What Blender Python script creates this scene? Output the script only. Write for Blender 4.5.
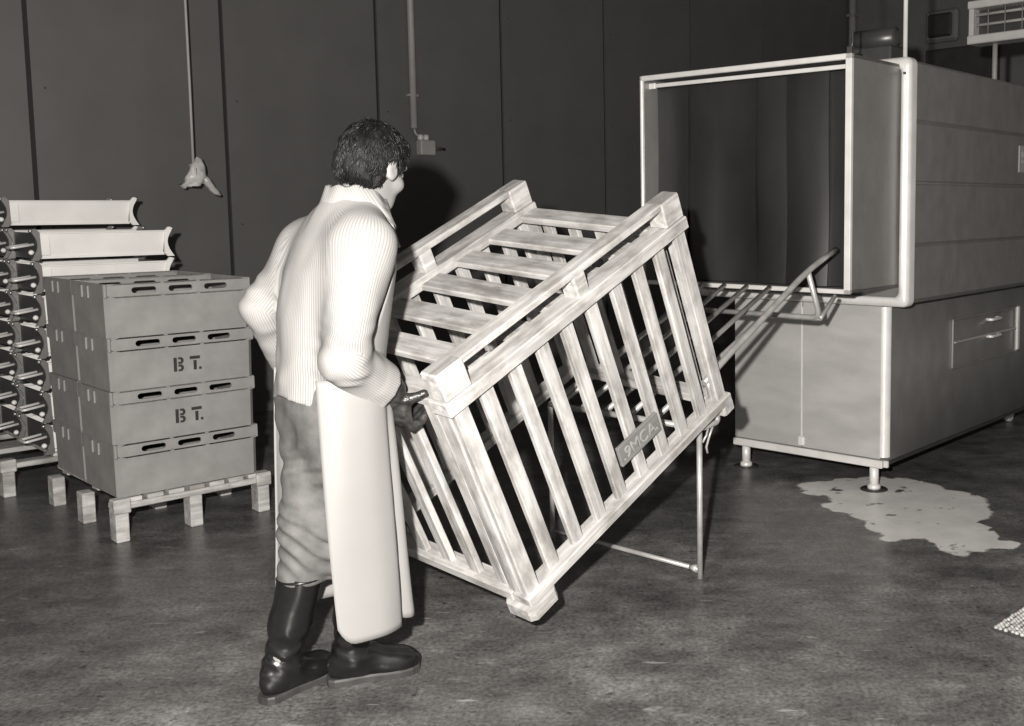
import bpy, math, random
import numpy as np
from mathutils import Matrix, Vector
from math import sin, cos, pi, radians, sqrt, atan2

for o in list(bpy.data.objects):
    bpy.data.objects.remove(o)
scene = bpy.context.scene
COL = scene.collection
random.seed(7)

# ------------------------------------------------------------------ camera
CAM_H = 1.45
F_PX, CX, CY, PITCH, ROLL = 1050.8, 675.08, 312.77, 0.0990, -0.0073
cam_data = bpy.data.cameras.new('camera')
cam = bpy.data.objects.new('camera', cam_data)
COL.objects.link(cam)
fw = Vector((0, cos(PITCH), -sin(PITCH)))
up0 = Vector((0, sin(PITCH), cos(PITCH)))
rt0 = Vector((1, 0, 0))
rt = cos(ROLL) * rt0 + sin(ROLL) * up0
up = -sin(ROLL) * rt0 + cos(ROLL) * up0
cam.matrix_world = Matrix(((rt.x, up.x, -fw.x, 0), (rt.y, up.y, -fw.y, 0), (rt.z, up.z, -fw.z, CAM_H), (0, 0, 0, 1)))
cam_data.sensor_width = 36.0
cam_data.sensor_fit = 'HORIZONTAL'
cam_data.lens = F_PX / 1024 * 36
cam_data.shift_x = (512 - CX) / 1024
cam_data.shift_y = (CY - 363) / 1024
cam_data.clip_start = 0.05
scene.camera = cam

# ------------------------------------------------------------------ world, flash, exposure
world = bpy.data.worlds.new('ambient_fill')
scene.world = world
world.use_nodes = True
bg = world.node_tree.nodes['Background']
bg.inputs['Color'].default_value = (1.0, 0.94, 0.87, 1)
bg.inputs['Strength'].default_value = 0.40  # even fill added to lift the blacks, not a source in the hall

flash_data = bpy.data.lights.new('camera_flash', 'SPOT')
flash_data.energy = 1420
flash_data.color = (1.0, 0.955, 0.90)
flash_data.spot_size = radians(115)
flash_data.spot_blend = 0.75
flash_data.shadow_soft_size = 0.035
flash = bpy.data.objects.new('camera_flash', flash_data)
COL.objects.link(flash)
flash.location = (-0.22, 0.0, CAM_H + 0.2)
flash.rotation_euler = Vector((-0.07, 1.0, -0.17)).to_track_quat('-Z', 'Y').to_euler()

vs = scene.view_settings
vs.view_transform = 'Standard'
vs.look = 'None'
vs.exposure = 0.0
vs.gamma = 1.0
vs.use_curve_mapping = False

# ------------------------------------------------------------------ mesh helpers
class MB:
    def __init__(self):
        self.v = []; self.f = []; self.s = []
    def add(self, vs, fs, smooth=False):
        n = len(self.v)
        self.v += [tuple(p) for p in vs]
        self.f += [tuple(i + n for i in f) for f in fs]
        self.s += [smooth] * len(fs)
        return self
    def box(self, lo, hi, c=0.0):
        lo = list(lo); hi = list(hi)
        for i in range(3):
            if lo[i] > hi[i]: lo[i], hi[i] = hi[i], lo[i]
        if c <= 0:
            v = [(hi[0] if i & 1 else lo[0], hi[1] if i & 2 else lo[1], hi[2] if i & 4 else lo[2]) for i in range(8)]
            return self.add(v, [(0, 2, 3, 1), (4, 5, 7, 6), (0, 1, 5, 4), (2, 6, 7, 3), (0, 4, 6, 2), (1, 3, 7, 5)])
        c = min(c, min(hi[i] - lo[i] for i in range(3)) * 0.45)
        v = []; idx = {}
        for i in range(8):
            s = [1 if i & (1 << k) else 0 for k in range(3)]
            for ax in range(3):
                p = []
                for k in range(3):
                    e = hi[k] if s[k] else lo[k]
                    if k != ax: e += -c if s[k] else c
                    p.append(e)
                idx[(i, ax)] = len(v); v.append(tuple(p))
        f = []
        for ax in range(3):
            b, d = (ax + 1) % 3, (ax + 2) % 3
            for side in (0, 1):
                base = side << ax
                q = [base, base | (1 << b), base | (1 << b) | (1 << d), base | (1 << d)]
                q = [idx[(i, ax)] for i in q]
                f.append(tuple(q if side else q[::-1]))
        for ax in range(3):            # edges along ax
            b, d = (ax + 1) % 3, (ax + 2) % 3
            for sb in (0, 1):
                for sd in (0, 1):
                    i0 = (sb << b) | (sd << d); i1 = i0 | (1 << ax)
                    q = [idx[(i0, b)], idx[(i1, b)], idx[(i1, d)], idx[(i0, d)]]
                    f.append(tuple(q if (sb ^ sd) else q[::-1]))
        for i in range(8):
            par = bin(i).count('1') % 2
            q = [idx[(i, 0)], idx[(i, 1)], idx[(i, 2)]]
            f.append(tuple(q if par else q[::-1]))
        return self.add(v, f)
    def tube(self, pts, r, n=10, cap=True):
        pts = [Vector(p) for p in pts]
        rs = r if isinstance(r, (list, tuple)) else [r] * len(pts)
        T = []
        for i in range(len(pts)):
            a = pts[max(i - 1, 0)]; b = pts[min(i + 1, len(pts) - 1)]
            T.append((b - a).normalized())
        x = T[0].orthogonal().normalized()
        v = []
        for i, p in enumerate(pts):
            x = (x - T[i] * x.dot(T[i])).normalized()
            y = T[i].cross(x)
            for k in range(n):
                a = 2 * pi * k / n
                v.append(p + (x * cos(a) + y * sin(a)) * rs[i])
        f = []
        for i in range(len(pts) - 1):
            for k in range(n):
                f.append((i * n + k, i * n + (k + 1) % n, (i + 1) * n + (k + 1) % n, (i + 1) * n + k))
        self.add(v, f, True)
        if cap:
            m = len(self.v) - len(v)
            self.f.append(tuple(m + k for k in reversed(range(n)))); self.s.append(False)
            self.f.append(tuple(m + (len(pts) - 1) * n + k for k in range(n))); self.s.append(False)
        return self
    def lathe(self, prof, n=20, center=(0, 0, 0), axis='z'):
        v = []
        for (r, h) in prof:
            for k in range(n):
                a = 2 * pi * k / n
                q = (r * cos(a), r * sin(a), h)
                if axis == 'x': q = (q[2], q[0], q[1])
                elif axis == 'y': q = (q[1], q[2], q[0])
                v.append((q[0] + center[0], q[1] + center[1], q[2] + center[2]))
        f = []
        for i in range(len(prof) - 1):
            for k in range(n):
                f.append((i * n + k, i * n + (k + 1) % n, (i + 1) * n + (k + 1) % n, (i + 1) * n + k))
        self.add(v, f, True)
        m = len(self.v) - len(v)
        self.f.append(tuple(m + k for k in reversed(range(n)))); self.s.append(False)
        self.f.append(tuple(m + (len(prof) - 1) * n + k for k in range(n))); self.s.append(False)
        return self
    def prism(self, poly, d0, d1, axis=1):
        """2-D outline (counter-clockwise) extruded along an axis; remaining axes take the outline's coordinates in order"""
        n = len(poly)
        def P(q, d):
            l = [q[0], q[1]]; l.insert(axis, d); return tuple(l)
        v = [P(q, d0) for q in poly] + [P(q, d1) for q in poly]
        f = [tuple(range(n)), tuple(range(2 * n - 1, n - 1, -1))]
        f += [(i, n + i, n + (i + 1) % n, (i + 1) % n) for i in range(n)]
        return self.add(v, f)
    def mesh(self, name):
        me = bpy.data.meshes.new(name)
        me.from_pydata(self.v, [], self.f)
        me.polygons.foreach_set('use_smooth', self.s)
        me.update()
        return me

def fix_normals(me):
    import bmesh
    bm = bmesh.new(); bm.from_mesh(me)
    bmesh.ops.recalc_face_normals(bm, faces=bm.faces)
    bm.to_mesh(me); bm.free()

def obj(name, mb, mat, parent=None, loc=None):
    me = mb if isinstance(mb, bpy.types.Mesh) else mb.mesh(name)
    if isinstance(mb, MB): fix_normals(me)
    if mat is not None and not me.materials:
        me.materials.append(M[mat] if isinstance(mat, str) else mat)
    o = bpy.data.objects.new(name, me)
    COL.objects.link(o)
    if parent: o.parent = parent
    if loc is not None: o.location = loc
    return o

def tag(o, label=None, cat=None, group=None, kind=None):
    if label: o['label'] = label
    if cat: o['category'] = cat
    if group: o['group'] = group
    if kind: o['kind'] = kind
    return o

def thing(name, label, cat, loc=(0, 0, 0), rotz=0.0, group=None):
    o = bpy.data.objects.new(name, None)
    o.empty_display_size = 0.1
    COL.objects.link(o)
    o.location = loc; o.rotation_euler = (0, 0, rotz)
    return tag(o, label, cat, group)

def copy_tree(o, parent=None):
    c = o.copy(); COL.objects.link(c); c.parent = parent
    for ch in list(o.children): copy_tree(ch, c)
    return c

def arc_path(pts, r=0.04, n=6):
    """polyline with rounded corners"""
    pts = [Vector(p) for p in pts]
    out = [pts[0]]
    for i in range(1, len(pts) - 1):
        a, b, c = pts[i - 1], pts[i], pts[i + 1]
        d1 = (a - b); d2 = (c - b)
        rr = min(r, d1.length * 0.45, d2.length * 0.45)
        p = b + d1.normalized() * rr; q = b + d2.normalized() * rr
        for k in range(n + 1):
            t = k / n
            out.append(p * (1 - t) ** 2 + b * 2 * t * (1 - t) + q * t * t)
    out.append(pts[-1])
    return out

# ------------------------------------------------------------------ materials
M = {}
def new_mat(name):
    m = bpy.data.materials.new(name); m.use_nodes = True
    nt = m.node_tree
    return m, nt, nt.nodes['Principled BSDF']
def node(nt, t, **kw):
    n = nt.nodes.new(t)
    for k, v in kw.items():
        if k.startswith('i_'):
            n.inputs[k[2:].replace('_', ' ')].default_value = v
        else: setattr(n, k, v)
    return n
def gn(v): return (v, v, v, 1)
def g(v): return (v, v * 0.985, v * 0.965, 1)
def ramp(nt, fac, stops):
    r = nt.nodes.new('ShaderNodeValToRGB')
    el = r.color_ramp.elements
    while len(el) < len(stops): el.new(0.5)
    for e, (p, c) in zip(el, stops):
        e.position = p; e.color = c if isinstance(c, tuple) else g(c)
    nt.links.new(fac, r.inputs['Fac'])
    return r.outputs['Color']
def coords(nt, scale=(1, 1, 1), loc=(0, 0, 0), kind='Object', rot=(0, 0, 0)):
    tc = nt.nodes.new('ShaderNodeTexCoord')
    mp = nt.nodes.new('ShaderNodeMapping')
    mp.inputs['Scale'].default_value = scale
    mp.inputs['Location'].default_value = loc
    mp.inputs['Rotation'].default_value = rot
    nt.links.new(tc.outputs[kind], mp.inputs['Vector'])
    return mp.outputs['Vector']
def noise(nt, vec, scale, detail=4, rough=0.55):
    n = node(nt, 'ShaderNodeTexNoise', i_Scale=scale, i_Detail=detail, i_Roughness=rough)
    if vec is not None: nt.links.new(vec, n.inputs['Vector'])
    return n.outputs['Fac']
def bump(nt, b, h, strength, dist=0.01):
    n = node(nt, 'ShaderNodeBump', i_Strength=strength, i_Distance=dist)
    nt.links.new(h, n.inputs['Height']); nt.links.new(n.outputs['Normal'], b.inputs['Normal'])
def mixc(nt, fac, a, b, mode='MIX'):
    n = nt.nodes.new('ShaderNodeMix'); n.data_type = 'RGBA'; n.blend_type = mode
    def put(sock, v):
        if hasattr(v, 'is_output'): nt.links.new(v, sock)
        else: sock.default_value = v
    put(n.inputs[0], fac); put(n.inputs[6], a); put(n.inputs[7], b)
    return n.outputs[2]
def maths(nt, op, a, b=None, c=None):
    n = nt.nodes.new('ShaderNodeMath'); n.operation = op
    for i, v in enumerate((a, b, c)):
        if v is None: continue
        if hasattr(v, 'is_output'): nt.links.new(v, n.inputs[i])
        else: n.inputs[i].default_value = v
    return n.outputs[0]

def simple(name, lo, hi, rough=0.5, metal=0.0, nscale=8, stretch=(1, 1, 1), b=0.0, spec=0.5, rvar=0.0):
    m, nt, p = new_mat(name)
    vec = coords(nt, stretch)
    n = noise(nt, vec, nscale)
    nt.links.new(ramp(nt, n, [(0.3, lo), (0.7, hi)]), p.inputs['Base Color'])
    p.inputs['Roughness'].default_value = rough
    p.inputs['Metallic'].default_value = metal
    p.inputs['Specular IOR Level'].default_value = spec
    if rvar:
        rr = maths(nt, 'MULTIPLY_ADD', n, rvar, rough - rvar * 0.5)
        nt.links.new(rr, p.inputs['Roughness'])
    if b: bump(nt, p, noise(nt, vec, nscale * 4), b, 0.004)
    M[name] = m
    return m

# white scrubbed wood, grain along local x
def wood(name, lo, mid, hi):
    m, nt, p = new_mat(name)
    oi = nt.nodes.new('ShaderNodeObjectInfo')
    vec = coords(nt, (2.2, 26, 26))
    add = nt.nodes.new('ShaderNodeVectorMath'); add.operation = 'ADD'
    sc = nt.nodes.new('ShaderNodeVectorMath'); sc.operation = 'SCALE'
    cmb = nt.nodes.new('ShaderNodeCombineXYZ')
    for i in range(3): nt.links.new(oi.outputs['Random'], cmb.inputs[i])
    nt.links.new(cmb.outputs[0], sc.inputs[0]); sc.inputs['Scale'].default_value = 57.0
    nt.links.new(vec, add.inputs[0]); nt.links.new(sc.outputs[0], add.inputs[1])
    n1 = noise(nt, add.outputs[0], 1.4, 6, 0.65)
    col = ramp(nt, n1, [(0.28, lo), (0.48, mid), (0.66, hi)])
    v2 = coords(nt, (5, 9, 9))
    a2 = nt.nodes.new('ShaderNodeVectorMath'); a2.operation = 'ADD'
    nt.links.new(v2, a2.inputs[0]); nt.links.new(sc.outputs[0], a2.inputs[1])
    n2 = noise(nt, a2.outputs[0], 1.3, 5, 0.6)
    f2 = ramp(nt, n2, [(0.36, (0.5, 0.48, 0.46, 1)), (0.55, (1, 1, 1, 1))])
    col = mixc(nt, 0.75, col, f2, 'MULTIPLY')
    nt.links.new(col, p.inputs['Base Color'])
    p.inputs['Roughness'].default_value = 0.75
    p.inputs['Specular IOR Level'].default_value = 0.25
    bump(nt, p, n1, 0.35, 0.003)
    M[name] = m
wood('white_wood', 0.27, 0.42, 0.58)
wood('pallet_wood', 0.26, 0.42, 0.55)

simple('wall_paint', 0.090, 0.108, 0.5, nscale=2.2, b=0.03)
simple('end_wall_paint', 0.12, 0.15, 0.6, nscale=2.0)
simple('ceiling_paint', 0.18, 0.22, 0.8)
simple('dark_seam', 0.012, 0.016, 0.8)
simple('grey_plastic', 0.20, 0.26, 0.6, nscale=9, b=0.02, spec=0.2)
simple('stencil_ink', 0.012, 0.018, 0.7)
simple('tray_white', 0.70, 0.80, 0.38, nscale=5)
simple('tray_steel', 0.32, 0.48, 0.34, metal=0.85, nscale=6)
simple('tray_edge', 0.16, 0.24, 0.4, metal=0.5, nscale=8)
simple('tray_dark', 0.02, 0.035, 0.5, nscale=6)
simple('tube_steel', 0.36, 0.5, 0.42, metal=0.4, nscale=18, rvar=0.1)
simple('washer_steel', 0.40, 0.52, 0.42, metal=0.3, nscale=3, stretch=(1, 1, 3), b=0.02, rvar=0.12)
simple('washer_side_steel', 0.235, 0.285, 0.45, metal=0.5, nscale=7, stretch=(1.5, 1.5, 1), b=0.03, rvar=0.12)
simple('bright_steel', 0.62, 0.74, 0.34, metal=0.2, nscale=9)
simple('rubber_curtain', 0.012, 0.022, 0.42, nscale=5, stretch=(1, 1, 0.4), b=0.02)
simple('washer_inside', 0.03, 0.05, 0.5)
simple('dark_metal', 0.05, 0.07, 0.35, metal=0.3)
simple('grey_metal', 0.16, 0.2, 0.45)
simple('white_enamel', 0.42, 0.5, 0.4)
simple('cord_white', 0.34, 0.4, 0.6)
simple('conduit_grey', 0.26, 0.3, 0.55)
simple('plastic_wrap', 0.4, 0.62, 0.25, nscale=30, b=0.5)
simple('label_paper', 0.3, 0.36, 0.6)
simple('mat_fibre', 0.10, 0.5, 0.5, nscale=60)
simple('caster_white', 0.45, 0.55, 0.4)

# floor: worn, wet, dark concrete with a pale dried patch beside the washer's foot
def floor_mat():
    m, nt, p = new_mat('wet_concrete')
    vec = coords(nt)
    big = noise(nt, vec, 1.1, 5, 0.6)
    mid = noise(nt, vec, 6.0, 6, 0.65)
    smear = noise(nt, coords(nt, (3.0, 11, 1), rot=(0, 0, 0.5)), 1.6, 6, 0.7)
    fine = noise(nt, vec, 70.0, 3, 0.6)
    base = ramp(nt, mid, [(0.3, 0.080), (0.55, 0.118), (0.75, 0.16)])
    base = mixc(nt, 0.85, base, ramp(nt, big, [(0.35, gn(0.68)), (0.65, gn(1.22))]), 'MULTIPLY')
    base = mixc(nt, 0.5, base, ramp(nt, smear, [(0.36, gn(0.7)), (0.52, gn(1.0)), (0.68, gn(1.35))]), 'MULTIPLY')
    base = mixc(nt, 0.85, base, ramp(nt, fine, [(0.32, gn(0.5)), (0.66, gn(1.5))]), 'MULTIPLY')
    blot = noise(nt, coords(nt, (1, 1.3, 1), loc=(3.1, 1.7, 0)), 3.4, 8, 0.75)
    base = mixc(nt, 0.9, base, ramp(nt, blot, [(0.34, gn(0.5)), (0.5, gn(1.0)), (0.66, gn(1.55))]), 'MULTIPLY')
    spk = noise(nt, coords(nt, (1, 1.3, 1), loc=(7, 2, 0)), 26.0, 3, 0.5)
    base = mixc(nt, 1.0, base, ramp(nt, spk, [(0.28, gn(0.35)), (0.36, gn(1.0)), (0.68, gn(1.0)), (0.74, gn(1.7))]), 'MULTIPLY')
    # pale scuffs
    sc = noise(nt, coords(nt, (3.2, 20, 1), rot=(0, 0, 0.35)), 1.5, 3, 0.6)
    scm = ramp(nt, sc, [(0.665, (0, 0, 0, 1)), (0.73, (0.85, 0.85, 0.85, 1))])
    base = mixc(nt, scm, base, g(0.30))
    # the dried pale patch: union of soft discs in floor coordinates, ragged by noise
    sep = nt.nodes.new('ShaderNodeSeparateXYZ')
    warp = nt.nodes.new('ShaderNodeVectorMath'); warp.operation = 'ADD'
    nn = node(nt, 'ShaderNodeTexNoise', i_Scale=5.0, i_Detail=5.0)
    nt.links.new(vec, nn.inputs['Vector'])
    s1 = nt.nodes.new('ShaderNodeVectorMath'); s1.operation = 'MULTIPLY_ADD'
    nt.links.new(nn.outputs['Color'], s1.inputs[0]); s1.inputs[1].default_value = (0.22, 0.34, 0); s1.inputs[2].default_value = (-0.11, -0.17, 0)
    nt.links.new(vec, warp.inputs[0]); nt.links.new(s1.outputs[0], warp.inputs[1])
    nt.links.new(warp.outputs[0], sep.inputs[0])
    mask = None
    for (x, y, rx, ry) in PATCH:
        dx = maths(nt, 'DIVIDE', maths(nt, 'SUBTRACT', sep.outputs[0], x), rx)
        dy = maths(nt, 'DIVIDE', maths(nt, 'SUBTRACT', sep.outputs[1], y), ry)
        d = maths(nt, 'ADD', maths(nt, 'MULTIPLY', dx, dx), maths(nt, 'MULTIPLY', dy, dy))
        mask = d if mask is None else maths(nt, 'MINIMUM', mask, d)
    mcol = ramp(nt, mask, [(0.86, (1, 1, 1, 1)), (0.98, (0, 0, 0, 1))])
    spots = ramp(nt, noise(nt, vec, 9.0, 3, 0.5), [(0.33, (0, 0, 0, 1)), (0.37, (1, 1, 1, 1))])
    mcol = mixc(nt, 1.0, mcol, spots, 'MULTIPLY')
    base = mixc(nt, mcol, base, ramp(nt, mid, [(0.3, 0.58), (0.7, 0.78)]))
    nt.links.new(base, p.inputs['Base Color'])
    r = maths(nt, 'MULTIPLY_ADD', big, 0.5, 0.10)
    nt.links.new(r, p.inputs['Roughness'])
    p.inputs['Specular IOR Level'].default_value = 0.45
    bump(nt, p, mid, 0.12, 0.01)
    M['wet_concrete'] = m
PATCH = [(1.02, 5.32, 0.40, 0.22), (1.20, 5.02, 0.34, 0.36), (0.93, 5.05, 0.20, 0.26), (1.06, 4.72, 0.20, 0.28), (1.24, 4.55, 0.20, 0.30), (1.38, 4.40, 0.11, 0.09)]
floor_mat()

# ------------------------------------------------------------------ setting
WA = 0.8126                                   # heading of the back wall
AA = Vector((cos(WA), sin(WA), 0)); WN = Vector((-sin(WA), cos(WA), 0))
WD = 7.369; S0 = 2.041; SP = 1.2
END = 10.9                                    # end wall, measured along the back wall
CEIL = 4.4

m = MB(); m.box((-9, -3, -0.12), (13, 16, 0.0))
tag(obj('floor', m, 'wet_concrete'), kind='structure', label='dark wet concrete floor with a pale dried patch')

def wall_frame(name, origin, rotz, label):
    o = bpy.data.objects.new(name, None); COL.objects.link(o)
    o.location = origin; o.rotation_euler = (0, 0, rotz)
    return tag(o, label, None, None, 'structure')
# back wall: local x runs along the wall, local -y faces the room
wb = wall_frame('wall_back', WN * WD, WA, 'dark grey wall of tall joined panels')
m = MB(); m.box((-2.6, 0.02, 0), (END + 0.1, 0.2, CEIL))
obj('wall_core', m, 'dark_seam', wb)
pan = None
for i in range(-4, 8):
    x0 = S0 + SP * i; x1 = min(x0 + SP, END)
    if x1 - x0 < SP - 1e-6:
        mm = MB(); mm.box((0.014, 0, 0), (x1 - x0 - 0.014, 0.05, CEIL)); me = mm
    else:
        if pan is None:
            mm = MB(); mm.box((0.014, 0, 0), (SP - 0.014, 0.05, CEIL))
            pan = mm.mesh('wall_panel'); fix_normals(pan)
        me = pan
    obj('wall_panel', me, 'wall_paint', wb, (x0, 0, 0))
m = MB()
for i in range(-3, 8):                         # panel screws by the joints
    for k in range(4):
        for dx in (0.085,):
            m.lathe([(0.006, -0.002), (0.006, 0.001)], 6, (S0 + SP * i + dx, -0.0, 0.5 + 0.86 * k), 'y')
tag(obj('panel_screw', m, 'dark_seam', wb), kind='stuff')
# end wall
we = wall_frame('wall_end', AA * END + WN * WD, WA, 'grey end wall behind the washer')
m = MB(); m.box((0, -9.5, 0), (0.2, 0.2, CEIL)); obj('wall_core', m, 'end_wall_paint', we)
m = MB(); m.box((-9, -3, CEIL), (13, 16, CEIL + 0.1))
tag(obj('ceiling', m, 'ceiling_paint'), kind='structure', label='hall ceiling high above')

def wall_pt(s, z, off=0.0):                    # point on the back wall, off = towards the room
    p = WN * (WD - off) + AA * s; return Vector((p.x, p.y, z))
# ------------------------------------------------------------------ crate washer
KX, KY = 1.1232, 5.0951
MROT = radians(50.8638) - pi / 2
W = thing('crate_washer', 'large steel crate washer with an open curtained hood on a wheeled base', 'washing machine', (KX, KY, 0), MROT)
def rounded_rect(x0, x1, z0, z1, r, n=5):
    pts = []
    for (cx, cz, a0) in ((x1 - r, z1 - r, 0), (x0 + r, z1 - r, pi / 2), (x0 + r, z0 + r, pi), (x1 - r, z0 + r, 1.5 * pi)):
        for k in range(n + 1):
            a = a0 + pi / 2 * k / n
            pts.append((cx + r * cos(a), cz + r * sin(a)))
    return pts
UW = -1.34                                             # left side of the upper housing
# inner core of the upper housing, with rounded front corners in plan
def plan_round(x0, x1, y0, y1, z0, z1, r, n=6):
    pts = []
    for (cx, cy, a0) in ((x1 - r, y1 - r, 0), (x0 + r, y1 - r, pi / 2), (x0 + r, y0 + r, pi), (x1 - r, y0 + r, 1.5 * pi)):
        for k in range(n + 1):
            a = a0 + pi / 2 * k / n
            pts.append((cx + r * cos(a), cy + r * sin(a)))
    mb = MB(); N = len(pts)
    v = [(x, y, z0) for x, y in pts] + [(x, y, z1) for x, y in pts]
    mb.add(v, [(i, (i + 1) % N, N + (i + 1) % N, N + i) for i in range(N)], True)
    mb.f.append(tuple(range(N - 1, -1, -1))); mb.s.append(False)
    mb.f.append(tuple(range(N, 2 * N))); mb.s.append(False)
    return mb
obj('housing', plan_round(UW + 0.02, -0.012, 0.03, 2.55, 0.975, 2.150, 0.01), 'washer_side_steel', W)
# right side skin: four pressed panels one above the other
zs = [0.985, 1.262, 1.566, 1.862, 2.148]
for i in range(4):
    mb = MB(); mb.box((-0.03, 0.07, zs[i] + 0.004), (0.0, 2.56, zs[i + 1] - 0.004), 0.007)
    o = obj('side_panel', mb, 'washer_side_steel', W)
# bright rounded corner frame round the front of the housing
fr = rounded_rect(UW, 0.006, 0.958, 2.166, 0.035)
fi = rounded_rect(UW + 0.05, -0.05, 1.02, 2.13, 0.012)
mb = MB(); N = len(fr)
r_ = 0.03
rings = []
for t in range(6):                                     # rounded outer lip
    a = pi / 2 * t / 5
    ins = r_ * (1 - sin(a)); yy = 0.07 - 0.01 - (0.06 - r_) - r_ * 0 - 0.0
    rings.append((ins, r_ * (1 - cos(a)) if False else None))
def inset_ring(poly, d, y):
    cx = sum(q[0] for q in poly) / len(poly); cz = sum(q[1] for q in poly) / len(poly)
    x0 = min(q[0] for q in poly); x1 = max(q[0] for q in poly); z0 = min(q[1] for q in poly); z1 = max(q[1] for q in poly)
    return [(x + (d if x < cx else -d) * 1.0, y, z + (d if z < cz else -d)) for x, z in poly]
prof = [(0.0, 0.075), (0.0, 0.03)] + [(r_ * (1 - cos(a)), 0.03 - r_ * sin(a)) for a in (pi / 10, pi / 5, 3 * pi / 10, 2 * pi / 5, pi / 2)] + [(0.045, 0.0), (0.047, 0.035)]
v = []; f = []
for d, y in prof: v += inset_ring(fr, d, y)
for j in range(len(prof) - 1):
    for i in range(N):
        f.append((j * N + i, j * N + (i + 1) % N, (j + 1) * N + (i + 1) % N, (j + 1) * N + i))
mb.add(v, f, True)
obj('corner_frame', mb, 'bright_steel', W)
# hood: four sheet walls and a flanged mouth
HX0, HX1, HY0, HZ0, HZ1 = -1.292, -0.05, -0.462, 1.058, 2.130
hood = MB()
hood.box((HX0, HY0 + 0.01, HZ0), (HX0 + 0.015, 0.03, HZ1)); hood.box((HX1 - 0.015, HY0 + 0.01, HZ0), (HX1, 0.03, HZ1))
hood.box((HX0, HY0 + 0.01, HZ1 - 0.015), (HX1, 0.03, HZ1)); hood.box((HX0, HY0 + 0.01, HZ0), (HX1, 0.03, HZ0 + 0.015))
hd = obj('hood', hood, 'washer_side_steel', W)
fl = MB(); t_ = 0.028
fl.box((HX0 - 0.004, HY0 - 0.004, HZ0 - 0.004), (HX0 + 0.012, HY0 + 0.03, HZ1 + 0.004), 0.003)
fl.box((HX1 - t_, HY0 - 0.004, HZ0 - 0.004), (HX1 + 0.004, HY0 + 0.02, HZ1 + 0.004), 0.003)
fl.box((HX0 - 0.004, HY0 - 0.004, HZ1 - 0.022), (HX1 + 0.004, HY0 + 0.02, HZ1 + 0.004), 0.003)
fl.box((HX0 - 0.004, HY0 - 0.004, HZ0 - 0.004), (HX1 + 0.004, HY0 + 0.02, HZ0 + 0.018), 0.003)
fl.box((HX0 + 0.06, HY0 + 0.05, HZ1 - 0.055), (HX1 - 0.03, HY0 + 0.065, HZ1 - 0.035), 0.002)
fl.box((HX0 + 0.012, HY0 + 0.05, HZ1 - 0.06), (HX0 + 0.055, HY0 + 0.065, HZ1 - 0.03), 0.002)
obj('mouth_flange', fl, 'bright_steel', hd)
# rubber strip curtain hanging inside the mouth
edges = [-1.274, -1.085, -0.873, -0.659, -0.455, -0.245, -0.068]
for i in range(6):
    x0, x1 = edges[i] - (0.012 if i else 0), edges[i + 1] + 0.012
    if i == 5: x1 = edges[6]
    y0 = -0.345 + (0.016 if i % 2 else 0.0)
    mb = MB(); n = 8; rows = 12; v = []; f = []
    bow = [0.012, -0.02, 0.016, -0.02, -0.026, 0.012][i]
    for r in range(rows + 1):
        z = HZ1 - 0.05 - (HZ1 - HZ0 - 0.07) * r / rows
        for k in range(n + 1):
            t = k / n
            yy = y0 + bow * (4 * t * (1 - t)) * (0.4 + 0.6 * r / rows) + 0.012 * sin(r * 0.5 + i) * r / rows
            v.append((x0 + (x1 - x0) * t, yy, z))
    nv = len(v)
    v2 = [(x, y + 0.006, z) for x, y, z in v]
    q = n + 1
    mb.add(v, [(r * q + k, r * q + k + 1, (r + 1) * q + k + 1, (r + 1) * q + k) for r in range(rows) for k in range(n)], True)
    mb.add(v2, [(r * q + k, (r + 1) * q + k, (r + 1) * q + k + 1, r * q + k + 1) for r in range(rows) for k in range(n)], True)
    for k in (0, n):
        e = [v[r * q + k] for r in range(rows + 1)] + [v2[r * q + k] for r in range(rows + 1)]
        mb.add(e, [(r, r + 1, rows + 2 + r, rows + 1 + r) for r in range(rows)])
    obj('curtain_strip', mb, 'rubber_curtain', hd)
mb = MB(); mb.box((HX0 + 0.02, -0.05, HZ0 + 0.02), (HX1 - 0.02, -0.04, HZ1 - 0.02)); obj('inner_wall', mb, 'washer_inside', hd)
# base cabinet
BX0, BX1, BY0, BZ0, BZ1 = -1.062, -0.122, 0.05, 0.168, 0.958
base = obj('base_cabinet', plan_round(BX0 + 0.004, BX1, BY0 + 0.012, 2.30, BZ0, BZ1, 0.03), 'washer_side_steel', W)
mb = MB(); mb.box((BX0, BY0, BZ0 + 0.006), (-0.6255, BY0 + 0.02, BZ1 - 0.004), 0.003); obj('front_panel', mb, 'washer_steel', base)
mb = MB(); mb.box((-0.6185, BY0, BZ0 + 0.006), (BX1 - 0.035, BY0 + 0.02, BZ1 - 0.004), 0.003); obj('front_panel', mb, 'washer_steel', base)
mb = MB(); mb.box((-0.6255, BY0 - 0.001, BZ0 + 0.03), (-0.6185, BY0 + 0.01, BZ1 - 0.03)); obj('seam_strip', mb, 'bright_steel', base)
mb = MB(); mb.box((-0.640, BY0 - 0.012, 0.185), (-0.606, BY0 + 0.004, 0.232), 0.004); mb.lathe([(0.007, -0.02), (0.007, 0.0)], 10, (-0.615, BY0 - 0.004, 0.222), 'y'); obj('latch', mb, 'bright_steel', base)
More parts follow.
